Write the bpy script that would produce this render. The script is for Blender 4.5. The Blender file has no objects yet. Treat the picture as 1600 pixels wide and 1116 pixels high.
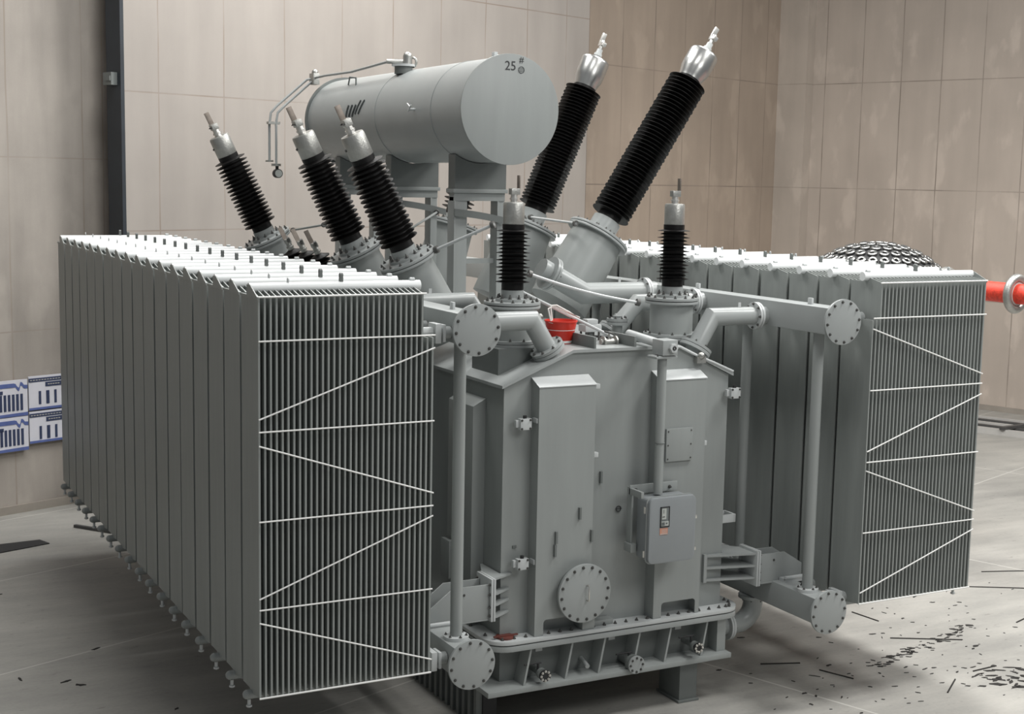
import bpy, math, random
from mathutils import Vector, Matrix
random.seed(7)
sc = bpy.context.scene
COL = sc.collection
PI = math.pi

# ------------------------------------------------------------------ materials
def new_mat(name):
    m = bpy.data.materials.new(name); m.use_nodes = True
    return m, m.node_tree, m.node_tree.nodes['Principled BSDF']

def paint(name, col, rough=.45, metal=0., var=.10, scale=2.5, bump=.0, spec=.5, streak=False, coord='Object'):
    m, nt, b = new_mat(name)
    N = nt.nodes; L = nt.links
    tc = N.new('ShaderNodeTexCoord')
    mp = N.new('ShaderNodeMapping'); L.new(tc.outputs[coord], mp.inputs['Vector'])
    if streak: mp.inputs['Scale'].default_value = (3.2, 3.2, .35)
    nz = N.new('ShaderNodeTexNoise'); nz.inputs['Scale'].default_value = scale; nz.inputs['Detail'].default_value = 6
    nz.inputs['Roughness'].default_value = .6
    L.new(mp.outputs['Vector'], nz.inputs['Vector'])
    rp = N.new('ShaderNodeValToRGB')
    rp.color_ramp.elements[0].position = .3; rp.color_ramp.elements[1].position = .72
    rp.color_ramp.elements[0].color = (*[c*(1-var) for c in col], 1)
    rp.color_ramp.elements[1].color = (*[min(1, c*(1+var)) for c in col], 1)
    L.new(nz.outputs['Fac'], rp.inputs['Fac'])
    L.new(rp.outputs['Color'], b.inputs['Base Color'])
    b.inputs['Roughness'].default_value = rough
    b.inputs['Metallic'].default_value = metal
    b.inputs['Specular IOR Level'].default_value = spec
    if bump:
        n2 = N.new('ShaderNodeTexNoise'); n2.inputs['Scale'].default_value = 60; n2.inputs['Detail'].default_value = 3
        L.new(tc.outputs[coord], n2.inputs['Vector'])
        bp = N.new('ShaderNodeBump'); bp.inputs['Strength'].default_value = bump; bp.inputs['Distance'].default_value = .01
        L.new(n2.outputs['Fac'], bp.inputs['Height']); L.new(bp.outputs['Normal'], b.inputs['Normal'])
    return m

GREY = paint('grey_enamel', (.285, .303, .297), .38, var=.06, scale=1.6, streak=True)
GREYL = paint('grey_enamel_smooth', (.315, .333, .330), .34, var=.04)
GREYF = paint('radiator_grey', (.262, .28, .27), .42, var=.08, scale=3, streak=True)
GREYT = paint('pale_grey_enamel', (.50, .52, .52), .30, var=.03)
HEADP = paint('header_toplit', (.74, .76, .76), .3, var=.03)  # grey header pipes painted near white, strong top light put into the colour
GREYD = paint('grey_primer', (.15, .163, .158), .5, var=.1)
BOXP = paint('cabinet_grey', (.25, .268, .278), .42, var=.04)
STEEL = paint('galvanised_steel', (.62, .61, .58), .32, metal=.85, var=.15, scale=9)
ZINC = paint('dark_zinc_bolt', (.12, .12, .115), .5, metal=.5, var=.2, scale=20)
CAST = paint('cast_aluminium', (.40, .40, .38), .40, metal=.8, var=.12, scale=14, bump=.25)
RUBB = paint('black_porcelain', (.005, .0045, .0045), .45, var=.2, spec=.25)
BRASS = paint('tinned_copper', (.22, .19, .165), .4, metal=.7, var=.2, scale=12)
BLACK = paint('black_rubber', (.02, .02, .021), .6, var=.2)
WHITE = paint('white_strap', (.80, .80, .78), .4, var=.03)
RED = paint('red_plastic', (.62, .035, .02), .35, var=.06)
REDW = paint('worn_red_plastic', (.70, .055, .03), .5, var=.28, scale=30)
MAROON = paint('maroon_paint', (.14, .04, .03), .5, var=.2, scale=9)
ROPE = paint('white_rope', (.75, .73, .70), .7, var=.08, scale=40)
NAVY = paint('navy_print', (.035, .05, .11), .5, var=.1)
BLUE = paint('blue_print', (.10, .14, .35), .5, var=.15, scale=8)
DOMED = paint('polished_cap', (.42, .42, .41), .30, metal=.95, var=.08, scale=3)
PAPER = paint('white_board', (.70, .70, .76), .5, var=.06, scale=3)
ORANGE = paint('orange_label', (.55, .26, .18), .5, var=.1, scale=9)
INK = paint('black_ink', (.03, .032, .034), .6, var=.1)
INKG = paint('faded_ink', (.10, .11, .11), .6, var=.4, scale=25)
GLASS = paint('window_glass', (.16, .18, .18), .08, var=.05)
DIAL = paint('instrument_dial', (.42, .44, .42), .35, var=.1, scale=8)
CHIP = paint('dark_bark_chip', (.022, .02, .018), .8, var=.3, scale=9)
DARKST = paint('dark_steel_column', (.022, .028, .036), .5, var=.15)
FRAMEM = paint('grating_steel', (.10, .10, .10), .5, metal=.4, var=.2)
PALEST = paint('pale_steel', (.45, .44, .42), .5, var=.1)

def wall_mat(name, col, joints_u, joints_z, u_ax, stain=.14, jcol=(.30, .255, .215), jw=.012, jx=.010, worn=.0):
    """tan panel wall: u_ax unit vector along the wall; joints at given coordinates (world metres)"""
    m, nt, b = new_mat(name); N = nt.nodes; L = nt.links
    geo = N.new('ShaderNodeNewGeometry')
    def dot(v):
        d = N.new('ShaderNodeVectorMath'); d.operation = 'DOT_PRODUCT'
        L.new(geo.outputs['Position'], d.inputs[0]); d.inputs[1].default_value = v
        return d.outputs['Value']
    def mth(op, a, bb=None, c=None):
        n = N.new('ShaderNodeMath'); n.operation = op
        for i, x in enumerate((a, bb, c)):
            if x is None: continue
            if isinstance(x, (int, float)): n.inputs[i].default_value = x
            else: L.new(x, n.inputs[i])
        return n.outputs[0]
    U = dot(u_ax); Z = dot((0, 0, 1))
    wob = N.new('ShaderNodeTexNoise'); wob.inputs['Scale'].default_value = .8; L.new(geo.outputs['Position'], wob.inputs['Vector'])
    Uw = mth('ADD', U, mth('MULTIPLY', mth('SUBTRACT', wob.outputs['Fac'], .5), .035))
    mask = None
    for vals, src, w in ((joints_u, Uw, jw), (joints_z, Z, jx)):
        for v in vals:
            a = mth('ABSOLUTE', mth('SUBTRACT', src, v))
            k = mth('LESS_THAN', a, w)
            mask = k if mask is None else mth('MAXIMUM', mask, k)
    # joints vary in strength
    vn = N.new('ShaderNodeTexNoise'); vn.inputs['Scale'].default_value = .9; vn.inputs['Detail'].default_value = 4
    L.new(geo.outputs['Position'], vn.inputs['Vector'])
    mr = N.new('ShaderNodeMapRange'); mr.inputs[1].default_value = .35; mr.inputs[2].default_value = .65
    mr.inputs[3].default_value = .25; mr.inputs[4].default_value = .95
    L.new(vn.outputs['Fac'], mr.inputs[0])
    jm = mth('MULTIPLY', mask, mr.outputs[0])
    # blotches and streaks
    n1 = N.new('ShaderNodeTexNoise'); n1.inputs['Scale'].default_value = .55; n1.inputs['Detail'].default_value = 8; n1.inputs['Roughness'].default_value = .55
    L.new(geo.outputs['Position'], n1.inputs['Vector'])
    mp = N.new('ShaderNodeMapping'); mp.inputs['Scale'].default_value = (2.2, 2.2, .28); L.new(geo.outputs['Position'], mp.inputs['Vector'])
    n2 = N.new('ShaderNodeTexNoise'); n2.inputs['Scale'].default_value = 1.1; n2.inputs['Detail'].default_value = 6
    L.new(mp.outputs['Vector'], n2.inputs['Vector'])
    n3 = N.new('ShaderNodeTexNoise'); n3.inputs['Scale'].default_value = 90; L.new(geo.outputs['Position'], n3.inputs['Vector'])
    s = mth('ADD', mth('MULTIPLY', n1.outputs['Fac'], .6), mth('MULTIPLY', n2.outputs['Fac'], .5))
    s = mth('ADD', s, mth('MULTIPLY', n3.outputs['Fac'], .08))
    rp = N.new('ShaderNodeValToRGB')
    rp.color_ramp.elements[0].position = .42; rp.color_ramp.elements[1].position = .78
    rp.color_ramp.elements[0].color = (*[c*(1-stain) for c in col], 1)
    rp.color_ramp.elements[1].color = (*[c*(1+stain*.8) for c in col], 1)
    L.new(s, rp.inputs['Fac'])
    cur = rp.outputs['Color']
    if worn:   # pale plaster repairs just below the horizontal joints
        pn = N.new('ShaderNodeTexNoise'); pn.inputs['Scale'].default_value = 1.6; pn.inputs['Detail'].default_value = 5
        mp2 = N.new('ShaderNodeMapping'); mp2.inputs['Scale'].default_value = (1.2, 1.2, .6); L.new(geo.outputs['Position'], mp2.inputs['Vector'])
        L.new(mp2.outputs['Vector'], pn.inputs['Vector'])
        pr = N.new('ShaderNodeMapRange'); pr.inputs[1].default_value = .56; pr.inputs[2].default_value = .66; pr.inputs[3].default_value = 0; pr.inputs[4].default_value = worn
        L.new(pn.outputs['Fac'], pr.inputs[0])
        mx0 = N.new('ShaderNodeMix'); mx0.data_type = 'RGBA'; L.new(pr.outputs[0], mx0.inputs[0])
        L.new(cur, mx0.inputs[6]); mx0.inputs[7].default_value = (*[min(1, c*1.3+.02) for c in col], 1)
        cur = mx0.outputs[2]
    mx = N.new('ShaderNodeMix'); mx.data_type = 'RGBA'; L.new(jm, mx.inputs[0])
    L.new(cur, mx.inputs[6]); mx.inputs[7].default_value = (*jcol, 1)
    L.new(mx.outputs[2], b.inputs['Base Color'])
    b.inputs['Roughness'].default_value = .75
    bp = N.new('ShaderNodeBump'); bp.inputs['Strength'].default_value = .4; bp.inputs['Distance'].default_value = .02; bp.invert = True
    L.new(mask, bp.inputs['Height']); L.new(bp.outputs['Normal'], b.inputs['Normal'])
    return m

def floor_mat():
    m, nt, b = new_mat('worn_concrete'); N = nt.nodes; L = nt.links
    geo = N.new('ShaderNodeNewGeometry')
    def noise(scale, det=6, vec=None, ro=.6):
        n = N.new('ShaderNodeTexNoise'); n.inputs['Scale'].default_value = scale; n.inputs['Detail'].default_value = det
        n.inputs['Roughness'].default_value = ro
        L.new(vec or geo.outputs['Position'], n.inputs['Vector']); return n.outputs['Fac']
    def mth(op, a, bb=None):
        n = N.new('ShaderNodeMath'); n.operation = op
        for i, x in enumerate((a, bb)):
            if x is None: continue
            if isinstance(x, (int, float)): n.inputs[i].default_value = x
            else: L.new(x, n.inputs[i])
        return n.outputs[0]
    mp = N.new('ShaderNodeMapping'); mp.inputs['Rotation'].default_value = (0, 0, .35); mp.inputs['Scale'].default_value = (.5, 2.4, 1)
    L.new(geo.outputs['Position'], mp.inputs['Vector'])
    s = mth('ADD', mth('MULTIPLY', noise(.35, 8), .5), mth('MULTIPLY', noise(1.2, 8, mp.outputs['Vector'], .65), .45))
    s = mth('ADD', s, mth('MULTIPLY', noise(25, 4), .14))
    rp = N.new('ShaderNodeValToRGB'); e = rp.color_ramp.elements
    e[0].position = .38; e[1].position = .72
    e[0].color = (.245, .242, .228, 1); e[1].color = (.455, .44, .405, 1)
    L.new(s, rp.inputs['Fac'])
    # dark scuffs
    mp2 = N.new('ShaderNodeMapping'); mp2.inputs['Rotation'].default_value = (0, 0, -.5); mp2.inputs['Scale'].default_value = (1.3, 3.6, 1)
    L.new(geo.outputs['Position'], mp2.inputs['Vector'])
    sc_ = noise(3.2, 9, mp2.outputs['Vector'], .72)
    mr = N.new('ShaderNodeMapRange'); mr.inputs[1].default_value = .60; mr.inputs[2].default_value = .68; mr.inputs[3].default_value = 0; mr.inputs[4].default_value = .45
    L.new(sc_, mr.inputs[0])
    mx = N.new('ShaderNodeMix'); mx.data_type = 'RGBA'; L.new(mr.outputs[0], mx.inputs[0])
    L.new(rp.outputs['Color'], mx.inputs[6]); mx.inputs[7].default_value = (.09, .085, .078, 1)
    # slab joints in the hall's own directions
    a = math.radians(69.5)
    cur = mx.outputs[2]; mask = None
    for v, vals in (((-math.cos(a), math.sin(a), 0), (9.7, 12.7, 15.7, 18.45)), ((math.sin(a), math.cos(a), 0), (5.8, 11.9, 17.9, 24.0))):
        d = N.new('ShaderNodeVectorMath'); d.operation = 'DOT_PRODUCT'; L.new(geo.outputs['Position'], d.inputs[0]); d.inputs[1].default_value = v
        for q in vals:
            k = mth('LESS_THAN', mth('ABSOLUTE', mth('SUBTRACT', d.outputs['Value'], q)), .012)
            mask = k if mask is None else mth('MAXIMUM', mask, k)
    mx2 = N.new('ShaderNodeMix'); mx2.data_type = 'RGBA'; L.new(mth('MULTIPLY', mask, .6), mx2.inputs[0])
    L.new(cur, mx2.inputs[6]); mx2.inputs[7].default_value = (.62, .61, .57, 1)
    L.new(mx2.outputs[2], b.inputs['Base Color'])
    rr = N.new('ShaderNodeMapRange'); rr.inputs[3].default_value = .42; rr.inputs[4].default_value = .7
    L.new(s, rr.inputs[0]); L.new(rr.outputs[0], b.inputs['Roughness'])
    bp = N.new('ShaderNodeBump'); bp.inputs['Strength'].default_value = .15; bp.inputs['Distance'].default_value = .01
    L.new(s, bp.inputs['Height']); L.new(bp.outputs['Normal'], b.inputs['Normal'])
    return m

# ------------------------------------------------------------------ mesh builder
ORG = [Vector((0, 0, 0))]
def frame_of(d):
    d = Vector(d).normalized()
    h = Vector((0, 0, 1)) if abs(d.z) < .9 else Vector((1, 0, 0))
    x = h.cross(d).normalized(); y = d.cross(x)
    return x, y, d
class MB:
    def __init__(s): s.v = []; s.f = []
    def add(s, vs, fs):
        o = len(s.v); s.v += [Vector(v) for v in vs]; s.f += [tuple(i+o for i in f) for f in fs]; return s
    def box(s, x0, x1, y0, y1, z0, z1):
        vs = [(x, y, z) for x in (x0, x1) for y in (y0, y1) for z in (z0, z1)]
        return s.add(vs, [(0, 1, 3, 2), (4, 6, 7, 5), (0, 4, 5, 1), (2, 3, 7, 6), (0, 2, 6, 4), (1, 5, 7, 3)])
    def beam(s, p0, p1, w, h, up=(0, 0, 1)):
        p0 = Vector(p0); p1 = Vector(p1); d = (p1-p0).normalized(); x = d.cross(Vector(up)).normalized(); y = x.cross(d)
        vs = [p+x*a*w/2+y*b*h/2 for p in (p0, p1) for a, b in ((-1, -1), (1, -1), (1, 1), (-1, 1))]
        return s.add(vs, [(3, 2, 1, 0), (4, 5, 6, 7), (0, 1, 5, 4), (1, 2, 6, 5), (2, 3, 7, 6), (3, 0, 4, 7)])
    def cyl(s, p0, p1, r0, r1=None, n=24, rot=0.):
        r1 = r0 if r1 is None else r1
        p0 = Vector(p0); p1 = Vector(p1); x, y, d = frame_of(p1-p0)
        vs = [p+(x*math.cos(t)+y*math.sin(t))*r for p, r in ((p0, r0), (p1, r1)) for t in [rot+2*PI*i/n for i in range(n)]]
        fs = [(i, (i+1) % n, n+(i+1) % n, n+i) for i in range(n)] + [tuple(range(n-1, -1, -1)), tuple(range(n, 2*n))]
        return s.add(vs, fs)
    def lathe(s, prof, org=(0, 0, 0), d=(0, 0, 1), n=28):
        x, y, d = frame_of(d); org = Vector(org); vs = []; fs = []
        for r, h in prof:
            for i in range(n):
                t = 2*PI*i/n; vs.append(org+d*h+(x*math.cos(t)+y*math.sin(t))*max(r, .0005))
        for k in range(len(prof)-1):
            for i in range(n):
                j = (i+1) % n; fs.append((k*n+i, k*n+j, (k+1)*n+j, (k+1)*n+i))
        fs.append(tuple(range(n-1, -1, -1))); fs.append(tuple((len(prof)-1)*n+i for i in range(n)))
        return s.add(vs, fs)
    def prism(s, poly, axis, a, b):
        """poly of 2-D points in the two other axes (in x,y,z order), extruded along axis from a to b"""
        def P(p, h):
            q = list(p); q.insert(axis, h); return q
        n = len(poly); vs = [P(p, a) for p in poly]+[P(p, b) for p in poly]
        return s.add(vs, [tuple(range(n-1, -1, -1)), tuple(range(n, 2*n))]+[(i, (i+1) % n, n+(i+1) % n, n+i) for i in range(n)])
    def tube(s, pts, r, n=10, closed=False):
        pts = [Vector(p) for p in pts]; m = len(pts); vs = []; fs = []; px = None
        for k, p in enumerate(pts):
            if closed: d = (pts[(k+1) % m]-pts[k-1])
            else: d = (pts[min(k+1, m-1)]-pts[max(k-1, 0)])
            d.normalize()
            if px is None: x, y, _ = frame_of(d)
            else:
                x = (px-d*px.dot(d)).normalized(); y = d.cross(x)
            px = x
            for i in range(n):
                t = 2*PI*i/n; vs.append(p+(x*math.cos(t)+y*math.sin(t))*r)
        for k in range(m if closed else m-1):
            for i in range(n):
                j = (i+1) % n; k2 = (k+1) % m; fs.append((k*n+i, k*n+j, k2*n+j, k2*n+i))
        if not closed: fs += [tuple(range(n-1, -1, -1)), tuple((m-1)*n+i for i in range(n))]
        return s.add(vs, fs)
    def torus(s, c, d, R, r, n=40, k=14):
        x, y, d = frame_of(d); c = Vector(c)
        return s.tube([c+(x*math.cos(2*PI*i/n)+y*math.sin(2*PI*i/n))*R for i in range(n)], r, k, True)
    def sphere(s, c, r, n=16, m=10, sc3=(1, 1, 1)):
        c = Vector(c); vs = []; fs = []
        for j in range(m+1):
            ph = PI*j/m
            for i in range(n):
                t = 2*PI*i/n; rr = max(math.sin(ph), .002)
                vs.append(c+Vector((rr*math.cos(t)*sc3[0], rr*math.sin(t)*sc3[1], math.cos(ph)*sc3[2]))*r)
        for j in range(m):
            for i in range(n):
                fs.append((j*n+i, (j+1)*n+i, (j+1)*n+(i+1) % n, j*n+(i+1) % n))
        return s.add(vs, fs)
    def mesh(s, name, m, org=None, ang=35, bev=0):
        org = ORG[0] if org is None else Vector(org)
        me = bpy.data.meshes.new(name)
        me.from_pydata([v-org for v in s.v], [], s.f)
        me.validate(); me.materials.append(m)
        import bmesh
        bm = bmesh.new(); bm.from_mesh(me)
        bmesh.ops.recalc_face_normals(bm, faces=bm.faces)
        if bev:
            es = [e for e in bm.edges if len(e.link_faces) == 2 and e.calc_face_angle(0) > math.radians(40)]
            bmesh.ops.bevel(bm, geom=es, offset=bev, segments=2, profile=.6, affect='EDGES', clamp_overlap=True)
        bm.to_mesh(me); bm.free()
        me.polygons.foreach_set('use_smooth', [True]*len(me.polygons))
        me.set_sharp_from_angle(angle=math.radians(ang))
        return me
    def build(s, name, m, parent=None, label=None, ang=35, bev=0):
        o = bpy.data.objects.new(name, s.mesh(name, m, ang=ang, bev=bev)); COL.objects.link(o)
        if parent: o.parent = parent
        if label: o['label'] = label
        return o

def thing(name, label, cat, loc=(0, 0, 0), rot=None, group=None, local=False):
    """Empty at the base; afterwards parts are given in world metres (or in the thing's own frame when local)"""
    o = bpy.data.objects.new(name, None); COL.objects.link(o); o.empty_display_size = .1
    o.location = loc
    if rot: o.rotation_euler = rot
    o['label'] = label; o['category'] = cat
    if group: o['group'] = group
    ORG[0] = Vector((0, 0, 0)) if local else Vector(loc)
    return o
def solo(mb, name, m, label, cat, group=None, ang=35, bev=0):
    lo = [min(v[i] for v in mb.v) for i in range(3)]; hi = [max(v[i] for v in mb.v) for i in range(3)]
    ORG[0] = Vector(((lo[0]+hi[0])/2, (lo[1]+hi[1])/2, lo[2]))
    o = mb.build(name, m, ang=ang, bev=bev); o.location = ORG[0]
    o['label'] = label; o['category'] = cat
    if group: o['group'] = group
    ORG[0] = Vector((0, 0, 0)); return o
def struct(mb, name, m, parent=None, **k):
    ORG[0] = Vector((0, 0, 0)); o = mb.build(name, m, parent, **k)
    if not parent: o['kind'] = 'structure'
    return o
def copy_tree(o, parent=None):
    c = o.copy(); COL.objects.link(c)
    if parent: c.parent = parent
    for ch in o.children: copy_tree(ch, c)
    return c

_bolt = {}
def bolt_mesh(r=.014, h=.014, m=None):
    m = m or ZINC; k = (round(r, 4), round(h, 4), m.name)
    if k not in _bolt:
        b = MB(); b.cyl((0, 0, 0), (0, 0, .3*h), r*1.35, n=14); b.cyl((0, 0, .3*h), (0, 0, h), r, n=6); b.cyl((0, 0, h), (0, 0, h*1.7), r*.5, n=8)
        _bolt[k] = b.mesh('bolt', m, (0, 0, 0))
    return _bolt[k]
def bolt(p, d, parent, r=.014, h=.014, m=None, name='bolt'):
    o = bpy.data.objects.new(name, bolt_mesh(r, h, m)); COL.objects.link(o); o.parent = parent
    x, y, z = frame_of(d)
    M = Matrix((x, y, z)).transposed().to_4x4(); M.translation = Vector(p)-ORG[0]
    o.matrix_local = M; return o
def bolt_ring(c, d, R, n, parent, r=.014, h=.014, ph=0., m=None, both=None):
    x, y, z = frame_of(d); c = Vector(c)
    for i in range(n):
        t = ph+2*PI*i/n; bolt(c+(x*math.cos(t)+y*math.sin(t))*R, d, parent, r, h, m)

def text_mesh(txt, size, m, depth=.002):
    cu = bpy.data.curves.new('t', 'FONT'); cu.body = txt; cu.size = size; cu.extrude = depth/2; cu.align_x = 'CENTER'; cu.align_y = 'CENTER'
    o = bpy.data.objects.new('t', cu); COL.objects.link(o)
    me = bpy.data.meshes.new_from_object(o.evaluated_get(bpy.context.evaluated_depsgraph_get()))
    bpy.data.objects.remove(o); bpy.data.curves.remove(cu); me.materials.clear(); me.materials.append(m); return me
def text_obj(name, txt, size, m, loc, rot, parent, label=None):
    me = text_mesh(txt, size, m); o = bpy.data.objects.new(name, me); COL.objects.link(o); o.parent = parent
    o.location = Vector(loc)-ORG[0]; o.rotation_euler = rot
    if label: o['label'] = label
    return o
ORD = ['first', 'second', 'third', 'fourth', 'fifth', 'sixth', 'seventh', 'eighth', 'ninth', 'tenth', 'eleventh', 'twelfth',
       'thirteenth', 'fourteenth', 'fifteenth', 'sixteenth', 'seventeenth', 'eighteenth']

# ------------------------------------------------------------------ the hall
A0 = math.radians(69.5)
HU = Vector((math.sin(A0), math.cos(A0), 0)); HV = Vector((-math.cos(A0), math.sin(A0), 0))
def hp(u, v, z): return HU*u+HV*v+Vector((0, 0, z))
def hbox(mb, u0, u1, v0, v1, z0, z1):
    vs = [hp(u, v, z) for u in (u0, u1) for v in (v0, v1) for z in (z0, z1)]
    return mb.add(vs, [(0, 1, 3, 2), (4, 6, 7, 5), (0, 4, 5, 1), (2, 3, 7, 6), (0, 2, 6, 4), (1, 5, 7, 3)])
HT = 11.0
tan_l = (.50, .445, .395)
struct(hbox(MB(), -6, 32, -4, 20, -.3, 0), 'floor', floor_mat())
struct(hbox(MB(), -6, 11.9, 18.75, 19.05, 0, HT), 'wall_left',
       wall_mat('tan_wall_left', (.37, .335, .30), (8.9, 10.09, 11.28, 11.62), (2.66, 5.16, 7.7), tuple(HU), .27, worn=.3))
struct(hbox(MB(), 11.9, 30.75, 18.5, 19.05, 0, HT), 'wall_back',
       wall_mat('tan_wall_back', (.40, .325, .262), tuple(12.6+1.13*i for i in range(16)), (2.45, 4.9, 7.38, 9.8), tuple(HU), .14, (.22, .18, .15), worn=.3))
struct(hbox(MB(), 30.45, 30.75, -4, 18.5, 0, HT), 'wall_right',
       wall_mat('tan_wall_right', (.48, .415, .36), tuple(17.4-.985*i for i in range(20)), (2.45, 4.9, 7.38, 9.8), tuple(HV), .12, (.24, .20, .17), worn=.45))
struct(hbox(MB(), 30.1, 30.5, 17.72, 18.52, 0, HT), 'trim_corner_pier', wall_mat('tan_pier', (.48, .42, .365), (), (2.45, 4.9, 7.38), tuple(HU), .14, worn=.4))
struct(hbox(MB(), 9, 11.9, 18.70, 18.75, 0, .12), 'baseboard_left', paint('dusty_skirting', (.30, .27, .235), .7))
struct(hbox(MB(), 30.40, 30.45, -4, 17.7, 0, .12), 'baseboard_right', paint('dusty_skirting_right', (.30, .27, .235), .7))
# the big sliding shield door, standing in front of the back wall
dr = struct(hbox(MB(), 11.46, 22.05, 17.92, 18.25, 0.03, HT-.3), 'door_1',
            wall_mat('tan_door', (.35, .318, .29), (12.05, 13.22, 14.4, 15.6, 16.75, 17.9, 19.05, 20.2, 21.35), (4.12, 6.14, 8.15, 2.1), tuple(HU), .12, (.26, .21, .175), jw=.011))
struct(hbox(MB(), 11.40, 11.46, 17.90, 18.27, 0.03, HT-.3), 'door_edge', DARKST, dr, label='dark steel leading edge')
struct(hbox(hbox(MB(), 11.28, 11.42, 18.0, 18.12, 6.28, 6.35), 11.30, 11.40, 17.99, 18.2, 6.22, 6.40), 'latch_block', GREYD, dr)

# ------------------------------------------------------------------ radiators
NF = 32; FP = .0456; RB = 1.0; RT = 4.09
def fins_mb(s):
    mb = MB(); cols = 19; w = .2125
    for k in range(NF):
        xc = s*(.01+k*FP); short = k >= NF-2
        zt = 3.74 if short else RT
        rows = [(RB, 0), (RB+.07, 1), (zt-.07, 1), (zt, 0)]
        vs = []
        for sd in (-1, 1):
            for (z, c) in rows:
                for j in range(cols):
                    y = -w+2*w*j/(cols-1)
                    pk = (1-abs(y)/w)*.045 if y < .03 else 0
                    zz = z + (pk if z == zt and not short else 0) - (pk*.6 if z == RB else 0)
                    t = .0078 if j in (0, cols-1) else (.0098 if j % 2 else .0055) if c else .005
                    vs.append((xc+sd*t, y, zz))
        fs = []; M = 4*cols
        for r in range(3):
            for j in range(cols-1):
                a = r*cols+j
                fs.append((a, a+1, a+cols+1, a+cols)); fs.append((M+a, M+a+cols, M+a+cols+1, M+a+1))
        for r in range(3):
            a = r*cols; fs.append((a, a+cols, M+a+cols, M+a))
            a = r*cols+cols-1; fs.append((a, M+a, M+a+cols, a+cols))
        for j in range(cols-1):
            fs.append((j, M+j, M+j+1, j+1)); a = 3*cols+j; fs.append((a, a+1, M+a+1, M+a))
        mb.add(vs, fs)
    return mb
def make_radiator(s, loc):
    t = thing('radiator', '-', 'radiator', loc, local=True)
    fins_mb(s).build('fin_stack', GREYF, t, ang=20)
    X = lambda a: s*a
    mb = MB(); mb.cyl((X(-.004), 0, RT+.048), (X(1.395), 0, RT+.048), .042, n=18); mb.build('upper_header', HEADP, t)
    mb = MB(); mb.prism([(-.217, RT-.02), (.217, RT-.02), (.217, RT), (.046, RT), (.046, RT+.074), (-.04, RT+.078), (-.217, RT)], 0, min(X(-.006), X(.002)), max(X(-.006), X(.002))); mb.build('header_end_plate', GREYF, t)
    mb = MB(); mb.cyl((X(-.03), 0, RB-.035), (X(1.44), 0, RB-.035), .038, n=14); mb.sphere((X(-.03), 0, RB-.035), .038)
    mb.build('lower_header', GREY, t)
    mb = MB(); mb.cyl((X(-.015), 0, RB-.075), (X(-.015), 0, RB-.14), .014, n=8); mb.cyl((X(-.015), 0, RB-.12), (X(-.015), 0, RB-.135), .024, n=8); mb.build('drain_plug', GREYT, t)
    for px, hh, w in ((.72, .055, .026), (1.31, .010, .04), (.30, .025, .008)):
        mb = MB(); mb.box(min(X(px), X(px)+s*w), max(X(px), X(px)+s*w), -.016, .016, RT+.07, RT+.085+hh)
        mb.cyl((X(px), 0, RT+.085+hh), (X(px+w), 0, RT+.085+hh), .016, n=12)
        mb.build('lifting_lug', GREYD if hh > .05 else GREYT, t)
    for z in (RT-.33, RB+.0):
        zc = 3.75 if z > 2 else 1.02
        mb = MB(); mb.cyl((X(1.38), 0, zc), (X(1.668), 0, zc), .05, n=16)
        c = mb.build('connection_pipe', GREYL, t)
        mb = MB(); mb.box(min(X(1.51), X(1.56)), max(X(1.51), X(1.56)), -.075, .075, zc-.08, zc+.08)
        mb.box(min(X(1.58), X(1.605)), max(X(1.58), X(1.605)), -.065, .065, zc-.07, zc+.07)
        mb.build('valve_flange', GREYT, c, bev=.004)
    return t
def rods(t, s, front):
    H = [3.76, 3.075, 2.387, 1.70]; y = -.232
    x0, x1 = 0, 1.435
    segs = [((x0, z), (x1, z)) for z in H] + [((x0, 3.17), (x1, 3.66)), ((x0, 2.97), (x1, 2.49)), ((x0, 1.786), (x1, 2.305)), ((x0, 1.60), (x1, 1.11))]
    for (a, b), (c, d) in segs:
        mb = MB(); mb.cyl((s*a, y, b), (s*c, y, d), .0065, n=8); mb.build('bracing_rod', WHITE, t, label='thin white bracing rod')
def edge_rods(t, s):
    y = -.225
    mb = MB(); mb.cyl((s*0, y, RT), (s*1.36, y, RT), .007, n=8); mb.build('edge_rod', WHITE, t)
    mb = MB(); mb.cyl((s*0, y, RB), (s*1.435, y, RB), .008, n=8); mb.build('edge_rod', WHITE, t)
PITCH = .4705
for s, X0, side, n in ((1, 3.10, 'left', 18), (-1, 10.465, 'right', 18)):
    proto = make_radiator(s, (X0, 10.235, 0))
    copies = [copy_tree(proto) for _ in range(n-1)]
    edge_rods(proto, s); rods(proto, s, True)
    for i, o in enumerate([proto]+copies):
        dy = 0 if i == 0 else random.choice((-.006, 0, .008))
        o.location = (X0, 10.235+i*PITCH+dy, 0)
        g = 'finned radiators of the %s bank' % side
        o['group'] = g
        if i == 0: lab = 'grey finned radiator at the front of the %s bank, crossed by thin white rods' % side
        elif i == n-1: lab = 'grey finned radiator at the far back end of the %s bank' % side
        else: lab = 'grey finned radiator of the %s bank, %s counting back from the front' % (side, ORD[i])
        o['label'] = lab

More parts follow.
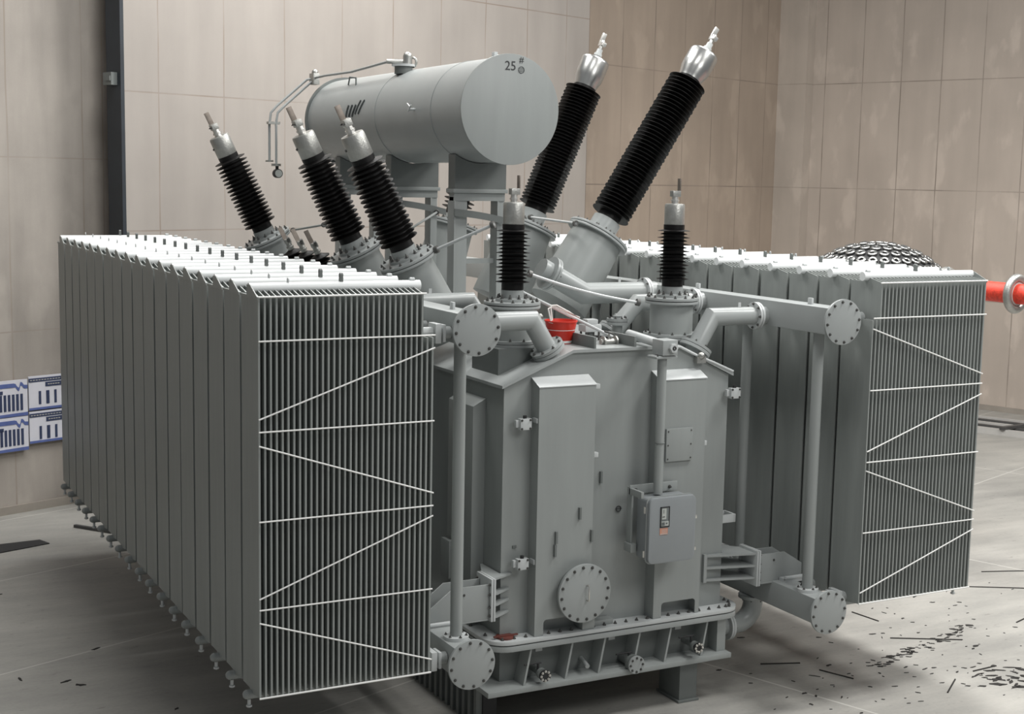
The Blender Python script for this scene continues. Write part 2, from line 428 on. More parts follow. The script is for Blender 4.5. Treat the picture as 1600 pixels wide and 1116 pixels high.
# ------------------------------------------------------------------ collector ducts
def collector(X, zc, side, pos):
    ylen = 18.3; s = 1 if side == 'left' else -1
    t = thing('collector_duct', '%s grey oil collector duct of the %s radiator bank, ending in a bolted round plate' % (pos, side), 'pipe', (X, 10.0, zc-.14))
    mb = MB(); mb.box(X-.115, X+.115, 10.04, ylen, zc-.125, zc+.125); mb.build('duct', GREYL, t, bev=.012)
    mb = MB(); mb.cyl((X, 10.04, zc), (X, 10.0, zc), .175, n=40); mb.build('duct_collar', GREYL, t)
    mb = MB(); mb.cyl((X, 10.0, zc), (X, 9.975, zc), .212, n=56); f = mb.build('end_plate', GREYL, t, bev=.003)
    bolt_ring((X, 9.975, zc), (0, -1, 0), .187, 12, f, .010, .012, ph=.1)
    if pos == 'upper':
        for y in (10.45, 12.3, 14.6):
            mb = MB(); mb.box(X-.012, X+.012, y-.03, y+.03, zc+.12, zc+.185); mb.build('lifting_eye', GREYT, t, bev=.004)
    return t
collector(4.89, 3.79, 'left', 'upper'); collector(4.89, 1.02, 'left', 'lower')
collector(8.64, 3.74, 'right', 'upper'); collector(8.64, 0.98, 'right', 'lower')

def pole(x, y, z0, z1, lab, r=.052):
    t = thing('support_pole', lab, 'pole', (x, y, z0))
    mb = MB(); mb.cyl((x, y, z0), (x, y, z1), r, n=24); mb.build('pole', GREY, t)
    mb = MB(); mb.cyl((x, y, z0), (x, y, z0+.03), r+.055, n=28); f = mb.build('base_flange', GREYT, t)
    bolt_ring((x, y, z0+.03), (0, 0, 1), r+.035, 6, f, .010, .012)
    return t
pole(4.895, 10.3, 1.145, 3.67, 'round grey pole under the front end of the left upper duct')
pole(8.635, 10.3, 1.105, 3.62, 'round grey pole under the front end of the right upper duct')
pole(8.65, 11.42, 1.105, 3.62, 'round grey pole rising behind the right bracket, second from the front')
pole(4.895, 13.6, 1.145, 3.67, 'round grey pole under the middle of the left upper duct')
pole(8.65, 14.4, 1.105, 3.62, 'round grey pole under the middle of the right upper duct')

# ------------------------------------------------------------------ tank
XL, XR, YF, YB = 5.59, 8.01, 10.85, 17.6
ZE, ZR = 3.17, 3.45
PX0, PX1 = 6.27, 7.42
tank = thing('transformer_tank', 'large grey welded transformer tank between the two radiator banks, on its flanged base', 'transformer', (6.8, 10.85, 0))
mb = MB()
mb.prism([(XL, .86), (XR, .86), (XR, ZE), (PX1, ZR), (PX0, ZR), (XL, ZE)], 1, YF, YB)
mb.build('tank_body', GREY, tank)
mb = MB()   # roof sheet with lip
o_ = .035
prof = [(XL-o_, ZE-.012), (PX0, ZR), (PX1, ZR), (XR+o_, ZE-.012)]
mb.prism(prof+[(x, z+.028) for x, z in reversed(prof)], 1, YF-.035, YB+.035)
mb.build('roof_plate', GREYL, tank)
def stiff(x0, x1, lab=None):
    mb = MB(); zt = 3.165; yf = 10.70; z0 = .90
    o0, o1, oz = x0+.09, x1-.045, 1.045
    arch = [(o0, z0), (o0, oz-.025), (o0+.012, oz-.007), (o0+.03, oz), (o1-.03, oz), (o1-.012, oz-.007), (o1, oz-.025), (o1, z0)]
    mb.prism([(x0, z0)]+arch+[(x1, z0), (x1, zt), (x0, zt)], 1, yf, yf+.012)
    for a, b in ((x0, x0+.012), (x1-.012, x1)): mb.prism([(YF, z0), (yf+.012, z0), (yf+.012, zt), (YF, zt+.07)], 0, a, b)
    return mb.build('stiffener_box', GREY, tank)
stiff(5.865, 6.445); stiff(7.135, 7.655)
for x0, x1 in ((5.86, 6.45), (7.13, 7.66)):
    mb = MB(); mb.prism([(YF, 3.238), (10.695, 3.168), (10.695, 3.176), (YF, 3.246)], 0, x0, x1); mb.build('stiffener_cap', GREYT, tank)
for y in (11.2, 12.75, 14.3, 15.85, 17.2):
    for xs, sg in ((XL, -1), (XR, 1)):
        mb = MB(); a, b = sorted((xs, xs+sg*.13))
        if xs == XL or y > 11.5:
            mb.prism([(a, .95), (b, .95), (b, 3.02 if sg < 0 else 2.95), (a, 2.95 if sg < 0 else 3.02)], 1, y, y+.52); mb.build('stiffener_box', GREY, tank, bev=.005)
# flange and base
def rounded(x0, x1, y0, y1, r, n=6):
    P = []
    for cx, cy, a0 in ((x1-r, y0+r, -90), (x1-r, y1-r, 0), (x0+r, y1-r, 90), (x0+r, y0+r, 180)):
        for i in range(n+1):
            a = math.radians(a0+90*i/n); P.append((cx+r*math.cos(a), cy+r*math.sin(a)))
    return P
mb = MB(); mb.prism(rounded(5.42, 8.18, 10.665, 17.78, .22), 2, .862, .898); mb.build('upper_flange', GREYT, tank, bev=.004)
mb = MB(); mb.prism(rounded(5.42, 8.18, 10.665, 17.78, .22), 2, .80, .85); mb.build('lower_flange', GREYL, tank, bev=.004)
mb = MB(); mb.prism(rounded(5.45, 8.15, 10.70, 17.75, .2), 2, .849, .863); mb.build('flange_gasket', BLACK, tank)
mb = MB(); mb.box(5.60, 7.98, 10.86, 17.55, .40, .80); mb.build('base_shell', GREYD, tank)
mb = MB(); mb.box(5.38, 8.02, 10.64, 17.7, .415, .465); mb.build('bottom_plate', GREY, tank, bev=.006)
for x in (5.80, 6.23, 6.58, 6.96, 7.31, 7.73):
    mb = MB(); mb.add([(x+.03, 10.70, .80), (x-.05, 10.68, .465), (x-.05, 10.88, .465), (x+.03, 10.88, .80),
                       (x+.05, 10.70, .80), (x-.03, 10.68, .465), (x-.03, 10.88, .465), (x+.05, 10.88, .80)],
                      [(0, 1, 2, 3), (7, 6, 5, 4), (0, 4, 5, 1), (1, 5, 6, 2), (2, 6, 7, 3), (3, 7, 4, 0)])
    mb.build('gusset_plate', GREY, tank)
mb = MB(); mb.box(7.90, 8.0, 10.72, 10.9, .465, .80); mb.build('gusset_plate', GREY, tank)
nb = 0
for i in range(22):
    bolt((5.56+i*.118, 10.735, .898), (0, 0, 1), tank, .013, .016, name='flange_bolt')
for i in range(18):
    bolt((8.115, 10.92+i*.30, .898), (0, 0, 1), tank, .013, .016, name='flange_bolt')
    bolt((5.48, 10.92+i*.30, .898), (0, 0, 1), tank, .013, .016, name='flange_bolt')
for i in range(14):
    bolt((5.6+i*.185, 10.735, .80), (0, 0, -1), tank, .011, .014, name='flange_bolt')
for i in range(3):
    a = math.radians(-75+30*i); bolt((7.96+.155*math.cos(a), 10.885+.155*math.sin(a), .898), (0, 0, 1), tank, .013, .016, name='flange_bolt')
# feet
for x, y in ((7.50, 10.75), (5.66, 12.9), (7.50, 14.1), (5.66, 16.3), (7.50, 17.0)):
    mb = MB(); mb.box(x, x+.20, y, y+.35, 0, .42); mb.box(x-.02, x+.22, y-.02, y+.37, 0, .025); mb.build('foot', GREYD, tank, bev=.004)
# manway
mb = MB(); mb.cyl((6.325, 10.72, 1.275), (6.325, 10.63, 1.275), .235, n=40); mb.build('manway_neck', GREYD, tank)
mb = MB(); mb.cyl((6.325, 10.63, 1.275), (6.325, 10.60, 1.275), .272, n=56); mw = mb.build('manway_cover', GREYL, tank, bev=.003)
bolt_ring((6.325, 10.60, 1.275), (0, -1, 0), .243, 16, mw, .011, .013, ph=.1)
MB().tube([(6.345, 10.60, 1.35), (6.345, 10.565, 1.35), (6.345, 10.56, 1.335), (6.345, 10.56, 1.225), (6.345, 10.565, 1.21), (6.345, 10.60, 1.21)], .007).build('handle', STEEL, mw)
mb = MB(); mb.box(6.36, 6.49, 10.69, 10.84, .90, 1.06); mb.box(6.5, 6.72, 10.74, 10.84, .90, .95); mb.build('manway_stay', GREY, tank, bev=.004)
# terminal boxes on the front face and side tabs
for x, z in ((5.755, 2.845), (5.755, 1.575), (8.02, 3.0)):
    mb = MB(); mb.box(x-.055, x+.055, 10.73, 10.79, z-.05, z+.05); mb.cyl((x-.03, 10.79, z), (x-.03, 10.86, z), .02, n=10); mb.box(x-.085, x-.05, 10.76, 10.80, z-.03, z+.035)
    q = mb.build('terminal_box', GREYT, tank, bev=.004)
    for a in (-1, 1):
        for c in (-1, 1): bolt((x+a*.042, 10.73, z+c*.038), (0, -1, 0), q, .008, .01)
    mb = MB(); mb.cyl((x, 10.76, z+.05), (x, 10.76, z+.075), .018, n=8); mb.build('cable_gland', BLACK, q)
for x, y0, z, w, h in ((5.80, 10.74, 2.73, .0, .0),): pass
for x, z in ((5.865, 2.87), (5.865, 1.585), (7.66, 2.545), (6.465, 3.15), (6.465, 2.52)):
    mb = MB(); mb.box(x-.012, x+.035, 10.72, 10.80, z-.022, z+.022); mb.build('bracket_tab', GREYT, tank, bev=.003)
for x, z, y in ((6.06, 1.80, 10.695), (6.43, 1.78, 10.695), (6.30, 2.0, 10.695), (6.44, 2.30, 10.84), (6.60, 2.28, 10.84), (7.70, 2.93, 10.84), (6.05, 1.68, 10.695)):
    mb = MB(); mb.box(x-.008, x+.012, y-.02, y+.006, z-.055, z+.055); mb.build('cable_clip', GREYD, tank)
mb = MB(); mb.box(7.205, 7.50, 10.675, 10.70, 2.405, 2.715); cp = mb.build('cover_plate', GREY, tank, bev=.003)
for z in (2.43, 2.56, 2.69):
    for x in (7.225, 7.48): bolt((x, 10.675, z), (0, -1, 0), cp, .006, .004)
mb = MB(); mb.box(5.70, 5.74, 10.84, 10.851, 1.70, 1.725); mb.build('number_plate', GREYD, tank)
mb = MB(); mb.torus((6.81, 10.846, 1.962), (0, 1, 0), .026, .004, 24, 6); mb.beam((6.81, 10.844, 1.915), (6.81, 10.844, 2.01), .006, .004); mb.beam((6.775, 10.844, 1.962), (6.845, 10.844, 1.962), .004, .006); mb.build('centre_mark', INK, tank, label='black circle and cross centre mark')
# valves on the base
for x, z, r, m in ((5.93, .56, .055, BLACK), (6.90, .52, .085, GREYL), (7.60, .585, .05, BLACK)):
    mb = MB(); mb.cyl((x, 10.86, z), (x, 10.66, z), r*.55, n=18); mb.cyl((x, 10.68, z), (x, 10.65, z), r*.9, n=20); v = mb.build('drain_valve', GREYD, tank)
    mb = MB(); mb.cyl((x, 10.61, z), (x, 10.59, z), r, n=28); mb.cyl((x, 10.65, z), (x, 10.61, z), r*.5, n=16); f = mb.build('valve_flange', m, v)
    bolt_ring((x, 10.59, z), (0, -1, 0), r*.78, 8, f, .009, .01, m=STEEL if m is BLACK else None)
    mb = MB(); mb.cyl((x-.02, 10.70, z+.03), (x-.02, 10.70, z+.09), .012, n=8); mb.cyl((x-.16, 10.70, z+.09), (x+.01, 10.70, z+.09), .008, n=8); mb.build('valve_handle', BLACK, v)
mb = MB(); mb.cyl((6.45, 10.86, .57), (6.42, 10.68, .55), .022, n=12); mb.build('drain_plug', GREYL, tank)
for x in (6.0, 6.78, 7.53):
    mb = MB(); mb.box(x-.035, x+.035, 10.852, 10.862, .70, .735); mb.build('name_tag', GREYT, tank)
# roof ribs
for x, y1, h in ((6.50, 11.2, .115), (6.93, 11.25, .105)):
    mb = MB(); mb.box(x-.012, x+.012, 10.83, y1+.05, ZR+.02, ZR+.02+h); mb.build('roof_rib', GREYD, tank, bev=.003)
for y in (12.3, 16.9):
    for x in (6.02, 7.68):
        mb = MB(); mb.box(x-.02, x+.02, y-.1, y+.1, 3.35, 3.62); mb.build('lifting_lug', GREY, tank, bev=.01)
mb = MB(); mb.tube([(7.12, 10.83, 3.47), (7.3, 10.82, 3.475), (7.42, 10.82, 3.46), (7.55, 10.82, 3.40), (7.64, 10.82, 3.36), (7.8, 10.82, 3.30), (8.04, 10.82, 3.20)], .013); mb.build('edge_cable', GREYT, tank)
mb = MB(); mb.box(7.60, 7.70, 10.79, 10.86, 3.30, 3.36); mb.sphere((7.65, 10.80, 3.37), .035); mb.build('cable_clamp', CAST, tank)
# side handle lugs at right
mb = MB(); mb.box(8.01, 8.16, 10.86, 10.88, 1.70, 1.78); mb.box(8.01, 8.16, 11.02, 11.04, 1.70, 1.78); mb.box(8.15, 8.17, 10.86, 11.04, 1.70, 1.78); mb.build('side_lug', GREYT, tank, bev=.003)
mb = MB(); mb.box(5.40, 5.59, 11.55, 11.63, 1.30, 1.62); mb.box(5.38, 5.42, 11.50, 11.68, 1.28, 1.64); mb.build('side_lug', GREY, tank, bev=.005)

# slatted plinth under the left side
pl = thing('slatted_plinth', 'row of upright dark steel slats on the floor under the left tank edge', 'plinth', (5.5, 11.2, 0))
for i in range(17):
    y = 11.0+.125*i
    mb = MB(); mb.box(5.44, 5.50, y, y+.055, .0, .40); mb.build('slat', GREYD, pl)
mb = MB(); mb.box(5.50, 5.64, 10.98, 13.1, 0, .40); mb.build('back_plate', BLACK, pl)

# maroon disc on the flange
solo(MB().cyl((5.62, 10.80, .90), (5.62, 10.80, .915), .085, n=32).box(5.50, 5.74, 10.775, 10.80, .914, .925), 'gasket_disc', MAROON,
     'flat maroon gasket disc lying on the front left corner of the tank flange', 'gasket')

# ------------------------------------------------------------------ brackets holding the lower ducts
def bracket(s, label):
    # s=-1 left, +1 right ; parts from the tank corner outward
    xc = XL if s < 0 else XR
    X = lambda d: xc+s*d
    t = thing('support_bracket', label, 'bracket', (xc, 10.9, 1.1))
    J, YJ, zb, ztp, inn, zs = (.125, 10.72, 1.12, 1.435, -.10, (1.13, 1.24, 1.34, 1.475)) if s < 0 else (.30, 10.70, 1.10, 1.385, -.21, (1.16, 1.28, 1.40))
    mb = MB()
    for z in zs:
        a = [(X(inn), YF-.03), (X(J), YJ), (X(J), YJ+.27), (X(.012), 11.25), (X(.012), YF-.002), (X(inn), YF-.002)]
        if s < 0 and z < 1.4: a = [(X(inn+.02), YF-.02), (X(J-.03), YJ), (X(J), YJ), (X(J), YJ+.04), (X(.02), YF-.002), (X(inn+.02), YF-.002)]
        mb.prism(a, 2, z-.009, z+.009)
    if s > 0: mb.beam((X(inn), YF-.02, zs[0]-.02), (X(inn), YF-.02, zs[-1]+.02), .03, .035, up=(1, 0, 0))
    mb.build('gusset_box', GREYL, t)
    mb = MB()
    for q in (0, .026):
        a, b = sorted((X(J+q), X(J+q+.02))); mb.box(a, b, YJ-.03, YJ+.27, zb-.02, ztp+.05)
    pf = mb.build('joint_plate', GREYT, t, bev=.003)
    for z in (zb+.03, zb+.11, ztp-.09, ztp):
        bolt((X(J+.046), YJ-.01, z), (s, 0, 0), pf, .010, .012); bolt((X(J+.046), YJ+.25, z), (s, 0, 0), pf, .010, .012)
    mb = MB(); j = J+.048
    for y in (YJ+.005, YJ+.20):
        if s > 0: P = [(X(j), zb), (X(.88), zb), (X(.88), zb+.15), (X(.66), ztp), (X(j), ztp)]
        else: P = [(X(j), zb), (X(.86), zb), (X(.86), zb+.07), (X(.53), ztp), (X(j), ztp)]
        mb.prism(P, 1, y, y+.016)
    a, b = sorted((X(j), X(.88))); mb.box(a, b, YJ+.005, YJ+.216, zb-.015, zb)
    bm_ = mb.build('beam', GREYL, t, bev=.003)
    bolt((X(.42 if s < 0 else .53), YJ+.005, ztp-.07), (0, -1, 0), bm_, .009, .008)
    mb = MB(); a, b = sorted((X(.60), X(.86))); mb.box(a, b, YJ-.1, YJ, zb-.0, zb+.035); mb.cyl((a, YJ-.09, zb+.045), (b, YJ-.09, zb+.045), .02, n=10)
    mb.build('clamp_bar', GREYT, t)
    return t
bracket(-1, 'grey bracket arm reaching from the tank corner to the left lower duct')
bracket(1, 'grey bracket arm with open gussets reaching from the tank corner to the right lower duct')

# ------------------------------------------------------------------ cross pipes with mitred elbows
def cross_pipe(s, y, label, xc, zc, leg_x, leg_z, r=.088, xm=None, both=True, legy=None):
    """s=-1 left header, horizontal run from the header to xm, then a mitred leg down to (leg_x, leg_z)"""
    t = thing('cross_pipe', label, 'pipe', (leg_x, y, leg_z))
    xh = 4.89+.1 if s < 0 else 8.64-.1
    P0 = Vector((xh, y, zc)); P1 = Vector((xm, y, zc)); P2 = Vector((leg_x, legy or y, leg_z))
    # two cylinders cut on the bisecting plane
    mb = MB(); n = 32
    d1 = (P1-P0).normalized(); d2 = (P2-P1).normalized(); nb = (d1+d2).normalized()
    x1, y1, _ = frame_of(d1); ring0 = []; ringm = []; ring2 = []
    side = d1.cross(d2).normalized(); up1 = side.cross(d1)
    up2 = side.cross(d2)
    for i in range(n):
        a = 2*PI*i/n; o1 = side*math.cos(a)*r+up1*math.sin(a)*r; o2 = side*math.cos(a)*r+up2*math.sin(a)*r
        p = P1+o1; k = (P1-p).dot(nb)/d1.dot(nb); ringm.append(p+d1*k); ring0.append(P0+o1); ring2.append(P2+o2)
    vs = ring0+ringm+ring2
    fs = [(k*n+i, k*n+(i+1) % n, (k+1)*n+(i+1) % n, (k+1)*n+i) for k in (0, 1) for i in range(n)]
    fs += [tuple(range(n-1, -1, -1)), tuple(range(2*n, 3*n))]
    mb.add(vs, fs); mb.build('pipe', GREYL, t)
    xf = xh+s*-.0
    q = P0+d1*.10
    for a, b in ((q, q+d1*.022), (q+d1*.028, q+d1*.05)):
        mb = MB(); mb.cyl(a, b, r+.045, n=36); f = mb.build('pipe_flange', GREYT, t)
    bolt_ring(q+d1*.05, d1, r+.028, 8, f, .010, .012)
    e0 = P2; 
    mb = MB(); mb.cyl(e0-d2*.03, e0-d2*.005, r+.07, n=36); f = mb.build('pipe_flange', GREYL, t); bolt_ring(e0-d2*.03, -d2, r+.05, 8, f, .011, .013)
    mb = MB(); mb.cyl(e0, e0+d2*.03, r+.07, n=36); mb.cyl(e0+d2*.03, e0+d2*.13, r, n=28); mb.build('roof_stub', GREYL, t)
    mb = MB(); xx = (P0.x+P1.x)/2; mb.box(xx-.015, xx+.015, y-.004, y+.004, zc+r-.01, zc+r+.045); mb.build('eye_tab', GREYT, t)
    return t
cross_pipe(-1, 11.0, 'pale elbow pipe from the left upper duct down to the roof left of the bucket', 0, 3.735, 6.10, 3.47, xm=5.93)
cross_pipe(1, 11.0, 'pale elbow pipe from the right upper duct down to the front right roof', 0, 3.71, 7.72, 3.42, xm=7.90)
cross_pipe(-1, 12.05, 'pale grey pipe leaving the left upper duct behind the round plate, toward the tilted bushings', 0, 3.83, 6.05, 3.50, xm=5.82, r=.075)
cross_pipe(1, 12.05, 'grey elbow pipe to the right upper duct, behind the right upright bushing turret', 0, 3.76, 7.42, 3.46, xm=7.72)
cross_pipe(1, 13.0, 'grey elbow pipe to the right upper duct, in front of the big tilted turret', 0, 3.78, 7.22, 4.0, xm=7.64, r=.115)
# low elbow on the right
t = thing('drain_elbow', 'grey bent pipe under the right bracket joining the lower duct to the tank base', 'pipe', (8.2, 11.2, .6))
mb = MB(); pts = [Vector((7.98, 11.1, .57)), Vector((8.41, 11.1, .57))]
for i in range(1, 10):
    a = math.radians(-90+90*i/9); pts.append(Vector((8.41+.2*math.cos(a), 11.1, .77+.2*math.sin(a))))
pts.append(Vector((8.61, 11.1, .82)))
mb.tube(pts, .10, 24); mb.build('pipe', GREYL, t)
mb = MB(); mb.cyl((8.26, 11.1, .57), (8.283, 11.1, .57), .15, n=32); mb.cyl((8.287, 11.1, .57), (8.31, 11.1, .57), .15, n=32); f = mb.build('pipe_flange', GREYT, t); bolt_ring((8.31, 11.1, .57), (1, 0, 0), .128, 8, f, .010, .012)
mb = MB(); mb.cyl((8.61, 11.1, .82), (8.61, 11.1, .852), .15, n=32); f = mb.build('pipe_flange', GREYL, t); bolt_ring((8.61, 11.1, .82), (0, 0, -1), .128, 8, f, .010, .012)

# ------------------------------------------------------------------ bushings
def sheds(L, core, R1, R2, pitch):
    """stack of thin sheds, alternating radii"""
    n = int(L/pitch); p = L/n; prof = [(core, 0)]
    for k in range(n):
        R = R1 if k % 2 == 0 else R2; h = p*(k+.35)
        prof += [(core, h), (core+.01, h+.001), (R, h+p*.03), (R, h+p*.09), (core+.014, h+p*.34), (core, h+p*.42)]
    prof.append((core, L)); return prof
def axis_rot(d):
    return Vector(d).normalized().to_track_quat('Z', 'Y').to_euler()
def bushing(loc, d, label, turret_len, turret_r, fl_r, neck, L, core, R1, R2, pitch, cap_r, cap_l, group, term='flag', cap_m=CAST, neck_len=.12, yaw=0, turret_bot=None, barrel=False, tubes=True, cut=False):
    t = thing('bushing', label, 'bushing', loc, axis_rot(d), group, local=True)
    mb = MB()
    tb = turret_bot or turret_r
    mb.lathe([(tb, -turret_len), (turret_r, -.06), (turret_r, -.02)], n=48); mb.build('turret', GREY, t)
    mb = MB(); mb.cyl((0, 0, -.045), (0, 0, -.02), fl_r, n=48); mb.build('lower_flange', GREYL, t, bev=.003)
    mb = MB(); mb.cyl((0, 0, -.012), (0, 0, .015), fl_r, n=48); f = mb.build('upper_flange', GREYL, t, bev=.003)
    bolt_ring((0, 0, .015), (0, 0, 1), fl_r-.028, 14, f, .012, .016)
    mb = MB(); mb.lathe([(neck+.05, .015), (neck+.05, .04), (neck, .05), (neck, neck_len)], n=32); nk = mb.build('mounting_sleeve', GREYL, t)
    bolt_ring((0, 0, .04), (0, 0, 1), neck+.028, 10, nk, .014, .024)
    z = neck_len
    pr = [(r, h+z) for r, h in [(core*1.02, 0), (core*1.02, .06)]+[(r, h+.06) for r, h in sheds(L, core, R1, R2, pitch)]+[(core*1.02, L+.06), (core*1.02, L+.10)]]
    MB().lathe(pr, n=40).build('insulator', RUBB, t, ang=25)
    z = neck_len+L+.10
    if barrel: pc = [(cap_r*.80, z-.01), (cap_r*.84, z+.03), (cap_r*.97, z+cap_l*.28), (cap_r, z+cap_l*.45), (cap_r, z+cap_l*.9), (cap_r*.95, z+cap_l*.97), (cap_r*.85, z+cap_l)]
    else: pc = [(cap_r*.95, z-.005), (cap_r, z+.01), (cap_r, z+cap_l*.92), (cap_r*.93, z+cap_l), (cap_r*.3, z+cap_l+.005)]
    cap = MB().lathe(pc, n=36).build('cap', DOMED if barrel else cap_m, t, ang=50)
    z += cap_l
    k = cap_r/.12
    mb = MB(); mb.cyl((0, 0, z-.01), (0, 0, z+.09*k), .042*k if not barrel else .03*k, .038*k if not barrel else .024*k, n=20); mb.cyl((0, 0, z+.03*k), (0, 0, z+.05*k), .05*k if not barrel else .034*k, n=20)
    mb.build('terminal_stem', STEEL if not barrel else GREYT, t)
    if not barrel:
        mb = MB(); mb.box(-.058*k, .052*k, -.04*k, .04*k, z+.085*k, z+.155*k); c = mb.build('terminal_clamp', CAST, t, bev=.006)
        for dx in (-.03, .03): bolt((dx*k, -.04*k, z+.12*k), (0, -1, 0), c, .008*k, .012*k)
        mb = MB(); mb.box(-.062*k, -.048*k, -.03*k, .03*k, z+.09*k, z+.30*k); mb.build('terminal_flag', BRASS, t, bev=.002)
        sc_ = MB(); sc_.cyl((0, -cap_r*.98, z-cap_l*.5), (0, -cap_r*1.1, z-cap_l*.5), .012*k, n=8); sc_.build('vent_screw', ZINC, cap)
    else:
        mb = MB(); mb.cyl((0, 0, z+.08*k), (0, 0, z+.17*k), .018*k, n=12); mb.box(-.04*k, .03*k, -.02*k, .02*k, z+.12*k, z+.15*k); mb.box(.02*k, .035*k, -.02*k, .02*k, z+.13*k, z+.24*k)
        mb.build('terminal_flag', STEEL, t, bev=.002)
        sc_ = MB(); sc_.cyl((cap_r*.9, -cap_r*.3, z-cap_l*.62), (cap_r*1.08, -cap_r*.36, z-cap_l*.62), .013*k, n=8); sc_.build('vent_screw', GREYT, cap)
    return t
# upright neutral bushings A, B
for x, lab in ((5.94, 'upright black ribbed bushing with a steel cap on the roof, left of the red bucket'),
               (7.70, 'upright black ribbed bushing with a steel cap on the front right of the roof')):
    t = bushing((x, 11.4, 3.86), (0, 0, 1), lab, .36, .21, .262, .105, .50, .100, .158, .132, .0655/2*1.0, .098, .20, 'upright bushings')
    mb = MB(); mb.cyl((0, 0, -.36), (0, 0, -.335), .27, n=40); mb.cyl((0, 0, -.39), (0, 0, -.365), .27, n=40); f = mb.build('turret_flange', GREYL, t); bolt_ring((0, 0, -.335), (0, 0, 1), .245, 12, f, .011, .014)
    mb = MB()
    mb.box(-.27, .27, -.27, .27, -.72, -.39) if x < 6 else mb.cyl((0, 0, -.72), (0, 0, -.39), .23, n=36)
    mb.build('turret_base', GREYD if x < 6 else GREY, t)
# left leaning bushings F, G, H
for (loc, lab) in (((5.40, 12.6, 4.20), 'black ribbed bushing leaning left over the radiators, nearest of the three left ones'),
                   ((5.29, 13.7, 4.22), 'black ribbed bushing leaning left, middle one, its tip in front of the grey cylinder'),
                   ((5.13, 16.2, 4.235), 'black ribbed bushing leaning left, farthest of the three left ones and clear of the cylinder')):
    bushing(loc, (-.44, 0, .898), lab, .86, .225, .285, .125, .86, .115, .192, .185, .046, .118, .235, 'bushings leaning left', turret_bot=.30)
# right leaning high voltage bushings C, D and the small one E behind the conservator
bushing((8.166, 13.6, 4.376), (.545, 0, .838), 'long black ribbed bushing leaning right above the big conical turret, tallest in view', .92, .305, .365, .165, 1.84, .132, .228, .222, .047, .175, .36, 'long bushings leaning right', barrel=True, turret_bot=.34, neck_len=.20)
bushing((8.02, 15.0, 4.42), (.40, 0, .917), 'long black ribbed bushing leaning right, rising from behind the end of the grey cylinder', .95, .30, .36, .16, 1.56, .135, .225, .218, .042, .175, .36, 'long bushings leaning right', barrel=True, turret_bot=.34, neck_len=.20)
bushing((7.66, 16.4, 4.40), (.30, 0, .954), 'short black bushing mostly hidden behind the grey cylinder and its stands', .90, .28, .34, .125, .70, .13, .20, .185, .05, .12, .2, None, turret_bot=.32)
# small low voltage bushings
for i, y in enumerate((15.3, 14.85, 14.4)):
    loc = (5.20, y, 3.98); d = (-.40, 0, .917)
    t = thing('low_voltage_bushing', ('small black bushing with a bent terminal flag, %s of three between the left leaning bushings' % ('farthest', 'middle', 'nearest')[i]), 'bushing', loc, axis_rot(d), 'small bushings', local=True)
    MB().lathe([(.16, -.60), (.13, -.12), (.13, 0), (.17, 0), (.17, .02), (.08, .03)], n=28).build('turret', GREYD, t)
    pr = [(.05, .02)]
    for k in range(3): pr += [(.05, .03+.05*k), (.115, .035+.05*k), (.115, .045+.05*k), (.055, .07+.05*k)]
    pr += [(.04, .18)]
    MB().lathe(pr, n=28).build('insulator', RUBB, t)
    mb = MB(); mb.cyl((0, 0, .17), (0, 0, .26), .032, n=16); mb.cyl((0, 0, .20), (0, 0, .225), .042, n=16); mb.box(-.04, .04, -.03, .03, .26, .31); c = mb.build('terminal_clamp', CAST, t, bev=.004)
    MB().cyl((.045, 0, .28), (.06, 0, .33), .018, n=8).build('clamp_screw', ZINC, c)
    MB().beam((-.045, 0, .28), (-.09, 0, .45), .05, .012, up=(1, 0, 0)).build('terminal_flag', BRASS, t)

# ------------------------------------------------------------------ conservator
CX, CZ, CR, CY0, CY1 = 6.345, 5.66, .525, 12.3, 16.75
cons = thing('conservator', 'large horizontal grey cylinder tank marked 25 on its flat end, raised above the roof', 'tank', (CX, 14.5, 5.1))
mb = MB(); mb.cyl((CX, CY0+.02, CZ), (CX, CY1, CZ), CR-.012, n=96); mb.build('cylinder', GREYL, cons)
mb = MB(); mb.cyl((CX, CY0-.012, CZ), (CX, CY0+.02, CZ), CR+.01, n=96); ep = mb.build('end_plate', GREY, cons, bev=.003)
mb = MB(); mb.cyl((CX, CY1, CZ), (CX, CY1+.03, CZ), CR+.02, n=96); mb.build('end_plate', GREYD, cons)
for y in (13.05, 14.55): mb = MB(); mb.torus((CX, y, CZ), (0, 1, 0), CR-.012, .006, 96, 6); mb.build('weld_seam', GREYL, cons)
yy = CY0-.014
text_obj('number', '25', .125, INK, (6.335, yy, 6.075), (PI/2, 0, 0), cons, 'black stencilled number 25')
text_obj('hash_mark', '#', .085, INK, (6.455, yy, 6.14), (PI/2, 0, 0), cons, 'small black hash mark')
mb = MB(); mb.torus((6.455, yy, 6.045), (0, 1, 0), .031, .004, 28, 6)
for a in (-.014, 0, .014): mb.beam((6.455+a, yy, 6.025), (6.455+a, yy, 6.065), .004, .003); mb.beam((6.433, yy, 6.045+a), (6.477, yy, 6.045+a), .003, .004)
mb.build('stamp', INKG, cons, label='small round inked stamp')
